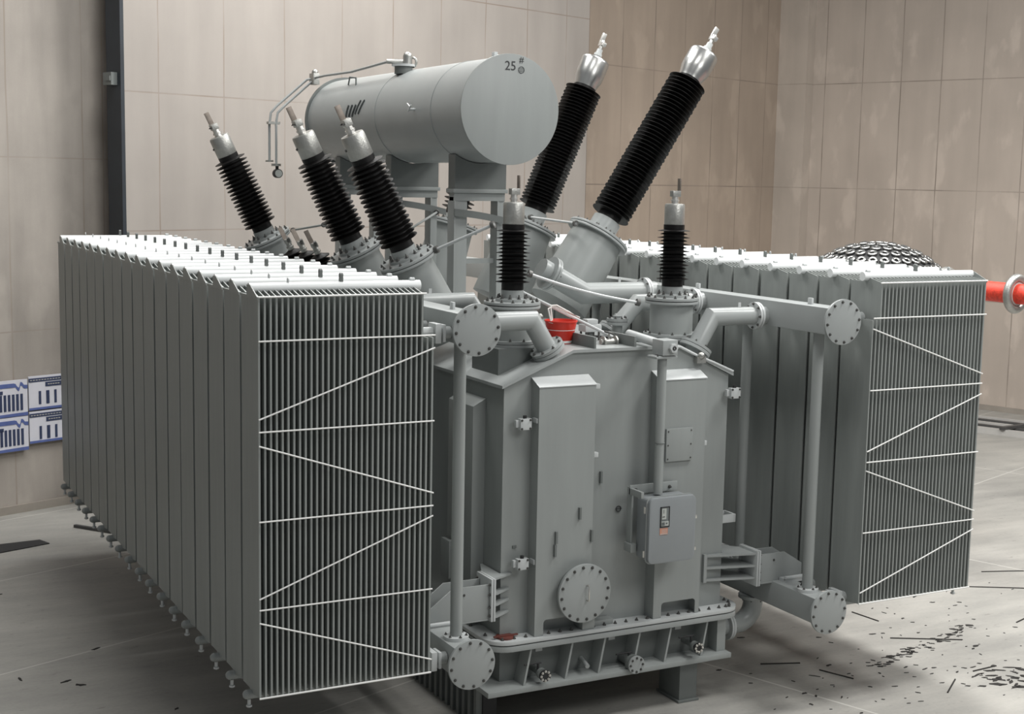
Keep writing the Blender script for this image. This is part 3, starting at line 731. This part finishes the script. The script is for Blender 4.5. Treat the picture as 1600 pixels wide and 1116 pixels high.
# brush marks on the flank
for k in range(5):
    a0 = math.radians(165-0*k); y0 = 15.42-.095*k
    pts = []
    for j in range(5):
        a = math.radians(180-(7.5+(1 if k > 2 else 0))*j/2-(3 if k > 2 else 0)); pts.append((CX+(CR-.009)*math.cos(a), y0-.012*j*(1+k*.4), CZ+(CR-.009)*math.sin(a)))
    MB().tube(pts, .014-.0025*(k > 2), 6).build('brush_mark', INKG, cons, label='dark hand painted stroke')
mb = MB(); mb.cyl((CX-CR+.02, 13.45, 5.68), (CX-CR-.06, 13.45, 5.68), .014, n=10); mb.beam((CX-CR-.05, 13.47, 5.66), (CX-CR-.06, 13.38, 5.72), .012, .012); mb.beam((CX-CR-.05, 13.42, 5.70), (CX-CR-.05, 13.5, 5.74), .01, .01); mb.build('cable_cleat', GREYT, cons)
mb = MB(); mb.box(CX-.02, CX+.02, 12.62, 12.68, CZ+CR-.02, CZ+CR+.05); mb.build('lifting_lug', GREYT, cons, bev=.005)
# relay on the top
RX, RY = 6.13, 14.45
zt = CZ+math.sqrt(CR**2-(RX-CX)**2)
mb = MB(); mb.cyl((RX, RY, zt-.03), (RX, RY, zt+.05), .10, n=24); rl = mb.build('relay', GREYD, cons)
mb = MB(); mb.cyl((RX, RY, zt+.05), (RX, RY, zt+.075), .13, n=24); mb.build('relay_flange', GREYT, rl)
mb = MB(); mb.cyl((RX+.03, RY-.04, zt+.075), (RX+.03, RY-.04, zt+.16), .05, n=16); mb.sphere((RX+.03, RY-.04, zt+.16), .05); mb.cyl((RX-.06, RY+.05, zt+.075), (RX-.06, RY+.05, zt+.13), .03, n=12)
mb.torus((RX+.1, RY-.03, zt+.1), (1, .4, 0), .05, .014, 24, 8); mb.cyl((RX, RY, zt+.1), (RX-.18, RY+.05, zt+.1), .025, n=12); mb.build('relay_valve', CAST, rl)
mb = MB(); mb.tube([(RX-.16, RY+.04, zt+.1), (5.96, 15.6, 6.19), (5.93, 16.4, 6.19), (5.93, 16.85, 6.18), (5.86, 16.88, 6.16), (5.48, 16.88, 5.83), (5.40, 16.88, 5.74), (5.38, 16.88, 5.60), (5.38, 16.88, 5.14)], .015, 10); mb.build('breather_pipe', GREYL, cons)
mb = MB(); mb.tube([(5.96, 16.80, 6.15), (5.90, 16.83, 6.13), (5.56, 16.83, 5.83), (5.47, 16.83, 5.74), (5.45, 16.83, 5.62), (5.45, 16.83, 5.18), (5.45, 16.83, 5.10)], .015, 10); mb.build('breather_pipe', GREYL, cons)
mb = MB(); mb.cyl((5.45, 16.83, 5.12), (5.45, 16.83, 5.09), .06, n=20); mb.cyl((5.38, 16.88, 5.16), (5.38, 16.88, 5.14), .05, n=20); mb.box(5.35, 5.5, 16.82, 16.9, 5.60, 5.63); mb.build('pipe_clamp', CAST, cons)
mb = MB(); mb.cyl((5.46, 16.83, 5.09), (5.46, 16.83, 5.05), .02, n=12); mb.cyl((5.46, 16.77, 5.0), (5.46, 16.85, 5.0), .055, n=24); g = mb.build('pressure_gauge', BLACK, cons)
MB().cyl((5.46, 16.765, 5.0), (5.46, 16.77, 5.0), .045, n=24).build('gauge_face', DIAL, g)
mb = MB(); mb.box(5.90, 5.98, 16.74, 16.9, 6.10, 6.24); mb.sphere((5.94, 16.8, 6.25), .04); mb.build('pipe_valve', CAST, cons, bev=.006)
mb = MB(); mb.tube([(6.0, 15.55, 6.02), (6.0, 15.55, 6.12), (6.0, 15.75, 6.14), (6.0, 15.8, 6.05)], .01, 8); mb.build('grab_rail', GREYD, cons)

# stands under the conservator
def stand(y, xc, lab, w=.58, numb=False):
    t = thing('conservator_stand', lab, 'stand', (xc, y, 3.47))
    x0, x1 = xc-w/2, xc+w/2
    P = [(x0, 4.88), (x1, 4.88)]
    for i in range(9):
        a = x1-(x1-x0)*i/8; P.append((a, CZ-math.sqrt(max(0, (CR-.004)**2-(a-CX)**2))))
    MB().prism(P, 1, y-.08, y+.08).build('saddle', GREYD, t)
    mb = MB(); mb.box(x0-.02, x1+.02, y-.09, y+.09, 4.84, 4.88); mb.build('cross_beam', GREY, t, bev=.003)
    mb = MB(); mb.box(x0, x1, y-.06, y+.06, 4.76, 4.84); mb.build('cross_beam', GREY, t)
    for a, b in ((x0, x0+.155), (x1-.09, x1)):
        mb = MB(); mb.box(a, b, y-.05, y+.05, 3.47, 4.80); mb.box(a-.004, a+.010, y-.08, y+.08, 3.47, 4.76); mb.build('post', GREY, t, bev=.003)
    mb = MB(); mb.box(x0+.1, x1-.04, y-.02, y+.02, 4.12, 4.17); mb.build('brace', GREY, t)
    if numb:
        text_obj('number', '10-12', .11, INKG, (x0+.07, y-.0525, 3.66), (PI/2, -PI/2, 0), t, 'hand written digits')
    return t
stand(13.0, 6.345, 'front grey steel stand under the near end of the grey cylinder', numb=True)
stand(14.68, 6.345, 'middle grey steel stand under the grey cylinder')
stand(16.35, 6.345, 'rear grey steel stand under the grey cylinder, between the left leaning bushings', w=.54)
mb = MB(); mb.prism([(4.65, 0), (4.71, 0), (4.71, .0)], 0, 0, 0) if 0 else None
for y, xa, xb, za, zb, lab in ((14.575, 6.12, 6.72, 4.70, 4.60, 'flat curved steel strap fixed across the middle stand'), (12.895, 6.04, 6.66, 4.645, 4.55, 'flat curved steel strap fixed across the front stand')):
    mb = MB(); pts = [(xa+(xb-xa)*i/10, za+(zb-za)*i/10+.012*math.sin(PI*i/10)) for i in range(11)]
    mb.prism([(x, z+.035) for x, z in pts]+[(x, z-.035) for x, z in reversed(pts)], 1, y-.008, y+.008)
    solo(mb, 'steel_strap', GREYD, lab, 'strap')

# ------------------------------------------------------------------ tie rods
def tie(p0, p1, lab, r=.016, sag=0, m=None, n=10):
    p0 = Vector(p0); p1 = Vector(p1)
    t = thing('tie_pipe', lab, 'pipe', p0)
    pts = [p0.lerp(p1, i/n)-Vector((0, 0, sag*math.sin(PI*i/n))) for i in range(n+1)]
    MB().tube(pts, r, 10).build('pipe', m or GREYT, t)
    d = (p1-p0).normalized()
    for q, s in ((p0, 1), (p1, -1)):
        MB().cyl(q, q+d*s*.035, r*2.3, n=12).build('end_nut', ZINC, t)
    return t
def at(base, d, R, a):
    return base
tie((5.62, 12.43, 4.29), (6.02, 11.95, 4.56), 'pale thin pipe from the nearest left leaning bushing flange toward the upright bushing cap')
tie((5.38, 16.0, 4.335), (5.31, 14.7, 4.45), 'thin pipe from the farthest left leaning bushing flange', .013, m=GREY)
tie((5.70, 13.3, 4.44), (6.60, 14.55, 4.60), 'thin grey pipe from the middle left leaning bushing flange up to the middle stand', .013, m=GREY)
tie((7.77, 14.5, 4.55), (7.73, 13.35, 4.52), 'short pale pipe joining the flanges of the two long right leaning bushings', .014)
tie((6.22, 11.62, 4.11), (7.36, 11.45, 3.82), 'pale sagging pipe running across the roof to the right upright bushing flange', .015, sag=.03)
tie((6.10, 11.66, 3.97), (6.95, 11.12, 3.50), 'pale pipe sloping down across the roof above the red bucket', .015)

# bucket
bx, by, bz = 6.415, 11.32, 3.475
t = thing('bucket', 'red plastic bucket with a white band standing on the tank roof behind the elbow pipe', 'bucket', (bx, by, bz))
MB().lathe([(.105, 0), (.108, .003), (.150, .205), (.156, .206), (.156, .218), (.146, .218), (.142, .20), (.100, .012), (.0, .01)], (bx, by, bz), n=48).build('body', RED, t)
MB().lathe([(.1305, .112), (.1355, .135)], (bx, by, bz), n=48).build('band', WHITE, t)
MB().lathe([(.1105, .012), (.1150, .034)], (bx, by, bz), n=48).build('band', WHITE, t)
pts = [(bx+.15*math.cos(a), by-.10*abs(math.sin(a))-.02, bz+.21-.02*math.sin(a)) for a in [PI*i/12 for i in range(13)]]
MB().tube(pts, .004, 6).build('handle', WHITE, t)
rp = []
P = [(bx-.13, by-.05, bz+.20), (bx-.15, by-.02, bz+.33), (bx-.08, by, bz+.35), (bx+.02, by-.03, bz+.30), (bx+.17, by-.06, bz+.24), (bx+.05, by-.05, bz+.30), (bx-.06, by-.02, bz+.36), (bx-.12, by-.01, bz+.36), (bx-.11, by-.03, bz+.22)]
solo(MB().tube(P, .008, 8), 'rope', ROPE, 'white rope looped over the pipe above the red bucket', 'rope')

# fittings on the roof
t = thing('relief_valve', 'round grey pressure relief valve on the roof between the two upright bushings', 'valve', (7.30, 11.75, 3.45))
MB().cyl((7.30, 11.75, 3.46), (7.30, 11.75, 3.58), .05, n=20).build('neck', GREY, t)
mb = MB(); mb.cyl((7.30, 11.75, 3.58), (7.30, 11.75, 3.61), .105, n=32); mb.cyl((7.30, 11.75, 3.615), (7.30, 11.75, 3.645), .105, n=32); f = mb.build('flange', GREYL, t)
bolt_ring((7.30, 11.75, 3.645), (0, 0, 1), .085, 8, f, .010, .012)
MB().cyl((7.30, 11.75, 3.645), (7.30, 11.75, 3.67), .045, n=18).build('cap', GREYL, t)
t = thing('roof_valve', 'small pale bolted valve standing on the roof right of the red bucket', 'valve', (6.80, 11.45, 3.45))
mb = MB(); mb.box(6.72, 6.90, 11.38, 11.52, 3.56, 3.63); mb.box(6.75, 6.87, 11.40, 11.50, 3.63, 3.68); mb.build('valve_body', GREYT, t, bev=.01)
for x in (6.74, 6.88):
    for y in (11.40, 11.50): MB().cyl((x, y, 3.47), (x, y, 3.57), .011, n=8).build('stud', ZINC, t)
mb = MB(); mb.cyl((6.81, 11.45, 3.465), (6.81, 11.45, 3.56), .03, n=16); mb.build('stem', GREYD, t)
t = thing('pipe_fitting', 'small steel pipe fitting with a handwheel on the roof behind the front edge', 'valve', (6.80, 11.1, 3.45))
mb = MB(); mb.cyl((6.72, 11.1, 3.50), (6.90, 11.1, 3.50), .03, n=14); mb.cyl((6.74, 11.1, 3.50), (6.755, 11.1, 3.50), .055, n=20); mb.cyl((6.87, 11.1, 3.50), (6.885, 11.1, 3.50), .055, n=20); mb.build('body', CAST, t)
MB().torus((6.81, 11.1, 3.585), (.3, 0, 1), .04, .009, 24, 8).build('handwheel', ZINC, t)
MB().cyl((6.81, 11.1, 3.51), (6.81, 11.1, 3.60), .009, n=8).build('stem', STEEL, t)
t = thing('pipe_valve', 'cast valve with round flange beside the left upright bushing', 'valve', (6.27, 11.55, 3.47))
mb = MB(); mb.cyl((6.25, 11.60, 3.475), (6.27, 11.60, 3.80), .018, n=10); mb.cyl((6.23, 11.60, 3.79), (6.31, 11.56, 3.79), .05, n=18); mb.sphere((6.32, 11.56, 3.70), .035); mb.build('body', CAST, t)
# black hose along roof
solo(MB().tube([(6.52, 11.95, 3.485), (6.75, 11.85, 3.488), (7.0, 11.6, 3.488), (7.1, 11.3, 3.49), (7.22, 11.05, 3.489), (7.40, 10.95, 3.487)], .012, 8), 'cable', BLACK, 'black cable lying across the tank roof between the upright bushings', 'cable')

# conduit and junction box
t = thing('cable_conduit', 'round grey conduit with a square junction box dropping to the control box', 'pipe', (7.03, 10.55, 2.16))
MB().cyl((7.045, 10.55, 2.15), (7.045, 10.55, 3.415), .043, n=24).build('conduit', GREY, t)
mb = MB(); mb.cyl((7.045, 10.55, 3.405), (7.045, 10.55, 3.43), .12, n=4, rot=PI/4) if 0 else mb.box(6.93, 7.16, 10.47, 10.63, 3.405, 3.43); mb.build('end_plate', GREYL, t, bev=.01)
for x in (6.95, 7.0, 7.06, 7.12): bolt((x, 10.485, 3.43), (0, 0, 1), t, .008, .012)
mb = MB(); mb.box(6.99, 7.15, 10.46, 10.64, 3.435, 3.575); jb = mb.build('junction_box', GREYL, t, bev=.006)
mb = MB(); mb.cyl((7.09, 10.46, 3.505), (7.09, 10.425, 3.505), .043, n=6); mb.build('gland', GREYT, jb)
MB().torus((7.09, 10.424, 3.505), (0, 1, 0), .014, .007, 18, 8).build('gland_seal', BLACK, jb)
MB().cyl((7.045, 10.62, 3.53), (7.06, 11.15, 3.56), .042, n=20).build('conduit', GREYT, t)
MB().cyl((7.045, 10.545, 2.62), (7.045, 10.545, 2.625), .046, n=24).build('coupling_ring', GREYD, t)

# control box
t = thing('control_box', 'grey rounded control box with a gauge window and an orange label on the tank front', 'control box', (7.1, 10.52, 1.52))
X0_, X1_, Z0_, Z1_ = 6.87, 7.36, 1.535, 2.135
def rr(x0, x1, z0, z1, r, n=5):
    P = []
    for cx, cz, a0 in ((x1-r, z0+r, -90), (x1-r, z1-r, 0), (x0+r, z1-r, 90), (x0+r, z0+r, 180)):
        for i in range(n+1):
            a = math.radians(a0+90*i/n); P.append((cx+r*math.cos(a), cz+r*math.sin(a)))
    return P
mb = MB(); mb.prism(rr(X0_+.005, X1_-.005, Z0_+.01, Z1_-.005, .04), 1, 10.44, 10.63); mb.build('case', BOXP, t, bev=.003)
mb = MB(); mb.prism(rr(X0_-.01, X1_+.01, Z0_-.005, Z1_+.01, .055), 1, 10.395, 10.44); d = mb.build('door', BOXP, t, bev=.014)
MB().prism(rr(X0_-.018, X1_+.018, Z0_-.013, Z1_+.018, .06), 1, 10.436, 10.446).build('door_rim', GREYL, t)
WX = 6.975
mb = MB()
for a in ((WX, WX+.10, 1.87, 1.878), (WX, WX+.10, 2.052, 2.06), (WX, WX+.008, 1.87, 2.06), (WX+.092, WX+.10, 1.87, 2.06)): mb.box(a[0], a[1], 10.388, 10.396, a[2], a[3])
w = mb.build('window_frame', BLACK, d)
MB().box(WX+.006, WX+.094, 10.391, 10.396, 1.876, 2.054).build('window_pane', GLASS, d)
mb = MB(); mb.box(WX+.014, WX+.062, 10.386, 10.392, 1.945, 2.045); mb.build('dial', DIAL, w)
mb = MB(); mb.box(WX+.030, WX+.033, 10.384, 10.387, 2.0, 2.035); mb.build('pointer', INK, w); mb = MB(); mb.box(WX+.018, WX+.045, 10.384, 10.387, 1.965, 1.972); mb.build('scale_mark', INK, w)
mb = MB(); mb.box(WX+.012, WX+.09, 10.386, 10.392, 1.882, 1.925); mb.build('counter', DIAL, w)
mb = MB(); mb.box(WX+.058, WX+.075, 10.384, 10.387, 1.90, 1.913); mb.box(WX+.016, WX+.045, 10.384, 10.387, 1.888, 1.918); mb.build('counter_digit', INKG, w)
MB().box(WX+.0, WX+.085, 10.392, 10.3955, 1.80, 1.862).build('label', ORANGE, d, label='orange paper label')
mb = MB()
for i in range(3): mb.box(WX+.02, WX+.075, 10.391, 10.393, 1.82+.012*i, 1.824+.012*i)
mb.box(WX+.004, WX+.081, 10.391, 10.393, 1.804, 1.811)
mb.build('label_print', PALEST, d)
for z in (1.62, 2.03):
    MB().cyl((X0_-.02, 10.46, z-.03), (X0_-.02, 10.46, z+.03), .012, n=10).build('hinge', STEEL, t)
for z in (1.63, 1.93): MB().box(X1_+.005, X1_+.04, 10.42, 10.46, z-.02, z+.015).build('latch', STEEL, t, bev=.003)
mb = MB(); mb.box(6.80, 7.32, 10.64, 10.66, 2.14, 2.225); mb.box(6.80, 6.83, 10.45, 10.66, 2.14, 2.20); mb.box(6.82, 6.84, 10.64, 10.72, 1.6, 2.2); mb.build('mounting_bracket', GREY, t, bev=.003)
mb = MB(); mb.box(6.80, 6.86, 10.60, 10.72, 1.60, 1.68); mb.box(6.86, 7.35, 10.63, 10.72, 1.6, 1.64); mb.build('mounting_bracket', GREY, t, bev=.003)
for x in (6.86, 7.23): bolt((x, 10.64, 2.18), (0, -1, 0), t, .012, .02)

# ------------------------------------------------------------------ posters on the left wall
def board(u0, u1, z0, z1, label, kind):
    V = 18.70
    c = hp(u0, V, z0)
    t = thing('notice_board', label, 'poster', c, group='blue and white boards on the left wall')
    def B(name, a, b, c_, d_, m, v=V-.03, th=.004):
        mb = MB(); hbox(mb, a, b, v-th, v, c_, d_); return mb.build(name, m, t)
    B('panel', u0, u1, z0, z1, PAPER, V-.004, .024)
    W = u1-u0; H = z1-z0
    if kind == 'bars':
        B('blue_header', u0, u1-.21, z1-.105, z1-.045, BLUE)
        pts = [(u1-q*.5, z1-h) for q, h in ((.43, .075), (.37, .08), (.33, .115), (.28, .14), (.25, .12), (.22, .06), (.17, .065), (.11, .105), (0, .11))]
        mb = MB(); lo = [hp(a, V-.032, b-.027) for a, b in pts]; hi = [hp(a, V-.032, b+.027) for a, b in pts]; nn = len(pts)
        mb.add(lo+hi, [(i, i+1, nn+i+1, nn+i) for i in range(nn-1)]); mb.build('blue_wave', BLUE, t)
        B('caption', u0, u1-.385, z1-.195, z1-.145, NAVY)
        for k in range(8):
            a = u1-.115-.0645*k; B('dark_bar', a, a+.038, z0+.085, z0+.085+.24, NAVY)
        mb = MB(); mb.add([hp(u0, V-.031, z0), hp(u1, V-.031, z0), hp(u1, V-.031, z0+.05), hp(u0, V-.031, z0+.02)], [(0, 1, 2, 3)]); mb.build('blue_footer', BLUE, t)
    else:
        B('blue_header', u0, u1, z1-.085, z1-.03, NAVY)
        B('caption', u0+.265, u1, z1-.165, z1-.10, NAVY)
        for k, (du, w_) in enumerate(((.155, .037), (.275, .05), (.405, .037))):
            a = u0+du; B('dark_bar', a, a+w_, z1-.42, z1-.225, NAVY)
        B('blue_footer', u0, u1, z0+.0, z0+.035, BLUE)
        mb = MB()
        for k in range(14): hbox(mb, u0+.02+.045*k, u0+.05+.045*k, V-.037, V-.034, z1-.065, z1-.052)
        for k in range(5): hbox(mb, u0+.30+.04*k, u0+.328+.04*k, V-.037, V-.034, z1-.14, z1-.125)
        mb.build('fine_print', PALEST, t)['kind'] = 'stuff'
UB = 10.26
board(8.7, UB, 1.44, 1.97, 'upper blue and white board with a wavy band and close-set dark bars', 'bars')
board(UB+.02, 11.25, 1.50, 2.0, 'upper blue and white board with widely spaced dark bars, beside the left radiators', 'text')
board(8.7, UB, .93, 1.43, 'lower blue and white board with a wavy band and close-set dark bars', 'bars')
board(UB+.02, 11.25, 1.01, 1.48, 'lower blue and white board with widely spaced dark bars, beside the left radiators', 'text')

# ------------------------------------------------------------------ electrode dome and red tube behind the right bank
DC = Vector((13.93, 15.43, 4.16))
t = thing('electrode_dome', 'large dome covered with shiny round metal discs standing behind the right radiator bank', 'electrode', (DC.x, DC.y, 0))
Rd, hd = 1.06, .62           # cap radius in plan and height
def dome(th):                # th 0 top ... 1 rim
    a = th*1.25; return Rd*math.sin(a)/math.sin(1.25), DC.z-hd*(1-math.cos(a))/(1-math.cos(1.25))
prof = [(dome(k/14)[0], dome(k/14)[1]) for k in range(14, -1, -1)]
MB().lathe([(Rd*.9, DC.z-hd-.35)]+prof, (DC.x, DC.y, 0), n=48).build('shell', BLACK, t, ang=60)
discs = []
for ring in range(0, 8):
    th = ring*.135+.02; r, z = dome(min(th, 1.0)); r2, z2 = dome(min(th+.03, 1.03))
    nrm = Vector((z-z2, 0, r2-r)).normalized()
    cnt = max(1, int(2*PI*r/.155))
    for i in range(cnt):
        a = 2*PI*(i+.5*(ring % 2))/cnt
        n3 = Vector((nrm.x*math.cos(a), nrm.x*math.sin(a), nrm.z)); p = Vector((DC.x+r*math.cos(a), DC.y+r*math.sin(a), z))
        discs.append((p, n3))
cam_p = Vector((0, 0, 5))
discs.sort(key=lambda q: -(cam_p-q[0]).normalized().dot(q[1]))
def ring(mb, p, n):
    x, y, d = frame_of(n); p = Vector(p); K = 18; prof = [(.030, .012), (.064, .010), (.071, .022), (.066, .036), (.046, .044), (.030, .036)]; vs = []; fs = []
    for r, h in prof:
        for i in range(K):
            a = 2*PI*i/K; vs.append(p+d*h+(x*math.cos(a)+y*math.sin(a))*r)
    m_ = len(prof)
    for k in range(m_):
        for i in range(K): fs.append((k*K+i, k*K+(i+1) % K, ((k+1) % m_)*K+(i+1) % K, ((k+1) % m_)*K+i))
    mb.add(vs, fs); return mb.cyl(p, p+d*.014, .012, n=8)
def disc_shape(mb, p, n):
    return ring(mb, p, n)
dm = disc_shape(MB(), (0, 0, 0), (0, 0, 1)).mesh('disc', DOMED, (0, 0, 0), ang=50)
for p, n in discs[:100]:
    o = bpy.data.objects.new('disc', dm); COL.objects.link(o); o.parent = t
    x, y, z = frame_of(n); M = Matrix((x, y, z)).transposed().to_4x4(); M.translation = p-ORG[0]; o.matrix_local = M
mb = MB()
for p, n in discs[100:]: disc_shape(mb, p, n)
if mb.v:
    o = mb.build('disc', DOMED, t, ang=50); o['kind'] = 'stuff'
mb = MB(); mb.cyl((DC.x, DC.y, .15), (DC.x, DC.y, 3.35), .16, n=24); mb.build('column', REDW, t)
mb = MB(); mb.cyl((DC.x, DC.y, 0), (DC.x, DC.y, .15), .7, n=32); mb.build('base', GREYD, t)
# red tube with rings
TP0 = Vector((13.21, 13.57, 3.72)); TP1 = Vector((14.13, 8.72, 3.66))
def q3(f): return TP0.lerp(TP1, f)
t = thing('red_insulator_tube', 'horizontal red insulating tube carrying metal rings, right behind the right radiator bank', 'insulator', (TP0.x, TP0.y, 0))
MB().cyl(q3(0), q3(1), .125, n=36).build('tube', REDW, t)
dd = (TP1-TP0).normalized()
for f, R, r in ((.04, .20, .06), (.245, .195, .052), (.96, .20, .05)):
    g = MB().torus(q3(f), dd, R, r, 48, 16).build('grading_ring', CAST, t)
    mb = MB(); mb.cyl(q3(f)-dd*.03, q3(f)+dd*.03, .145, n=28)
    x, y, _ = frame_of(dd)
    for k in range(4):
        a = PI/4+k*PI/2; v = x*math.cos(a)+y*math.sin(a); mb.cyl(q3(f)+v*.12, q3(f)+v*(R), .012, n=8)
    mb.build('ring_clamp', PALEST, t)
for f in (.03, .97):
    p = q3(f); mb = MB(); mb.cyl((p.x, p.y, .05), (p.x, p.y, 3.92), .06, n=20); mb.cyl((p.x, p.y, 0), (p.x, p.y, .05), .35, n=28); mb.build('stand_column', PALEST, t)

# ------------------------------------------------------------------ things on the floor
def floor_bar(p0, p1, w, h, z, lab, name, m, cat, group=None):
    mb = MB(); mb.beam((p0[0], p0[1], z+h/2), (p1[0], p1[1], z+h/2), w, h); return solo(mb, name, m, lab, cat, group)
t = thing('floor_grating', 'low frame of pale and dark steel bars on the floor by the right wall', 'steel frame', (22.0, 21.0, 0))
ax = (Vector((23.47, 21.2, 0))-Vector((22.9, 22.4, 0))).normalized(); nx = Vector((0.9, .43, 0)).normalized()
b0 = Vector((21.6, 20.8, 0))
for k, m in enumerate((PALEST, FRAMEM, PALEST, FRAMEM, PALEST)):
    p = b0+nx*.34*k-ax*2.0; q = b0+nx*.34*k+ax*3.5
    mb = MB(); mb.beam((p.x, p.y, .06), (q.x, q.y, .06), .11, .12); mb.build('long_bar', m, t)
for k in range(3):
    p = b0+ax*(-1.0+1.6*k)-nx*.1; q = b0+ax*(-1.0+1.6*k+.5)+nx*1.5
    mb = MB(); mb.beam((p.x, p.y, .15), (q.x, q.y, .15), .10, .06); mb.build('cross_bar', FRAMEM, t)
mb = MB(); mb.prism([(1.6, 18.62), (2.75, 19.02), (3.02, 19.12), (2.93, 19.36), (1.5, 19.25)], 2, 0, .012); solo(mb, 'rubber_mat', BLACK, 'dark rubber mat lying on the floor at the left edge of the photo', 'mat')
mb = MB(); mb.prism([(3.45, 20.05), (3.95, 20.25), (4.3, 20.6), (3.6, 20.45)], 2, 0, .012)
mb = MB(); mb.prism([(3.05, 20.30), (4.2, 20.55), (4.1, 20.9), (3.35, 20.85)], 2, 0, .02); solo(mb, 'steel_plate', FRAMEM, 'dark steel plate lying on the floor against the left wall, just behind the radiators', 'plate') if 0 else None
mb = MB(); mb.tube([(3.15, 18.3, .015), (3.6, 18.0, .015), (4.3, 17.8, .015)], .015, 6) if 0 else mb.beam((3.49, 19.9, .02), (3.9, 19.35, .02), .05, .04); solo(mb, 'steel_rod', FRAMEM, 'thin dark steel rod lying on the floor behind the left radiators', 'rod')
strips = [((10.75, 11.38), (11.45, 11.0)), ((13.75, 12.95), (14.3, 12.75)), ((13.0, 12.55), (13.8, 12.1)), ((9.35, 10.9), (9.5, 10.55)),
          ((10.8, 10.2), (11.15, 10.22)), ((10.1, 9.85), (10.45, 10.1)), ((12.1, 12.45), (12.75, 12.75)), ((11.0, 12.3), (11.05, 11.9)), ((8.9, 11.3), (9.3, 11.15)), ((12.5, 11.2), (12.95, 11.35))]
for i, (a, b) in enumerate(strips):
    mb = MB(); mb.beam((a[0], a[1], .005), (b[0], b[1], .005), .013, .010)
    solo(mb, 'wood_strip', CHIP, 'thin dark wooden strip lying on the concrete floor to the right of the transformer', 'wood strip', 'dark strips on the right floor')
def chip_mesh(seed, L, W):
    rnd = random.Random(seed); n = 9; P = []
    for i in range(n):
        a = 2*PI*i/n; k = rnd.uniform(.45, 1); P.append((L*math.cos(a)*k, .8*W*math.sin(a)*rnd.uniform(.3, 1)))
    return MB().prism(P, 2, 0, .006).mesh('bark_chip', CHIP, (0, 0, 0))
cm = [chip_mesh(i, .05, .016+.006*(i % 4)) for i in range(10)]
rnd = random.Random(11)
def chip(x, y, sc_, a):
    o = bpy.data.objects.new('bark_chip', rnd.choice(cm)); COL.objects.link(o)
    o.location = (x, y, .0); o.rotation_euler = (0, 0, a); o.scale = (sc_, sc_*rnd.uniform(.6, 1.1), 1)
    o['label'] = 'small dark chip of bark scattered on the concrete floor to the right of the transformer'; o['category'] = 'bark chip'; o['group'] = 'dark chips on the right floor'
n = 0
while n < 290:
    k = rnd.random()
    if k < .25:   # dragged line
        f = rnd.random(); x = 9.95+f*2.0+rnd.gauss(0, .05); y = 10.75+f*.6+rnd.gauss(0, .05)+.0; s = rnd.uniform(.4, 1.3); a = rnd.gauss(-.35, .25)
    elif k < .6:
        x = rnd.gauss(10.7, 1.0); y = rnd.gauss(10.4, .7); s = rnd.choice((.3, .45, .6, .8, 1.3)); a = rnd.gauss(-.4, .5)
    elif k < .75:
        x = rnd.gauss(12.3, 1.0); y = rnd.gauss(11.6, .8); s = rnd.uniform(.25, .8); a = rnd.gauss(-.3, .6)
    elif k < .85:
        x = rnd.gauss(9.0, .6); y = rnd.gauss(10.4, .6); s = rnd.uniform(.25, .8); a = rnd.gauss(-.3, .6)
    else:
        x = rnd.gauss(11.1, .25); y = rnd.gauss(9.85, .2); s = rnd.uniform(.8, 2.2); a = rnd.gauss(-.4, .5)
    if x < 8.3 and y > 10.4: continue
    chip(x, y, s, a); n += 1
for x, y in ((3.1, 12.6), (2.4, 13.6), (2.3, 13.75), (2.75, 14.6), (1.4, 13.0), (1.9, 14.0), (2.1, 17.0), (1.5, 15.2)):
    o = bpy.data.objects.new('dead_leaf', rnd.choice(cm)); COL.objects.link(o); o.location = (x, y, 0); o.rotation_euler = (0, 0, rnd.uniform(0, 3)); s = rnd.uniform(.7, 1.6); o.scale = (s, s, 1)
    o['label'] = 'small dark scrap lying on the open concrete floor left of the left radiators'; o['category'] = 'scrap'; o['group'] = 'dark scraps on the left floor'

# ------------------------------------------------------------------ light
w = bpy.data.worlds.new('hall_light'); sc.world = w; w.use_nodes = True
bg = w.node_tree.nodes['Background']; bg.inputs['Color'].default_value = (.93, .97, 1.0, 1); bg.inputs['Strength'].default_value = .24
def area(loc, tgt, sx, sy, power, col=(1, .99, .965)):
    l = bpy.data.lights.new('bay_or_key_lamp', 'AREA'); l.shape = 'RECTANGLE'; l.size = sx; l.size_y = sy; l.energy = power; l.color = col
    o = bpy.data.objects.new('bay_or_key_lamp', l); COL.objects.link(o); o.location = loc
    o.rotation_euler = (Vector(tgt)-Vector(loc)).to_track_quat('-Z', 'Y').to_euler(); return o
for x, y, e in ((5, 7, 330), (13, 7, 950), (4.5, 15, 560), (12.5, 14.5, 950), (8.5, 19.5, 600), (20, 9, 1250)):
    area((x, y, 12.5), (x, y, 0), 3.0, 3.0, e)
area((9, 2, 9), (8, 12, 2), 4, 3, 300)  # extra key light, added out of view to brighten the front faces
# ------------------------------------------------------------------ camera
cd = bpy.data.cameras.new('camera'); cam = bpy.data.objects.new('camera', cd); COL.objects.link(cam)
R_ = ((0.88749562, -0.46042327, 0.01902466), (-0.04166981, -0.12129992, -0.99174087), (0.45892827, 0.87937292, -0.12683889))
M = Matrix(((R_[0][0], -R_[1][0], -R_[2][0]), (R_[0][1], -R_[1][1], -R_[2][1]), (R_[0][2], -R_[1][2], -R_[2][2]))).to_4x4()
M.translation = (0, 0, 5)
cam.matrix_world = M
cd.sensor_width = 36; cd.lens = 2188.29/1600*36; cd.clip_end = 200
sc.camera = cam
sc.view_settings.view_transform = 'Standard'; sc.view_settings.look = 'None'; sc.view_settings.gamma = 1; sc.view_settings.exposure = 0
sc.view_settings.use_curve_mapping = False
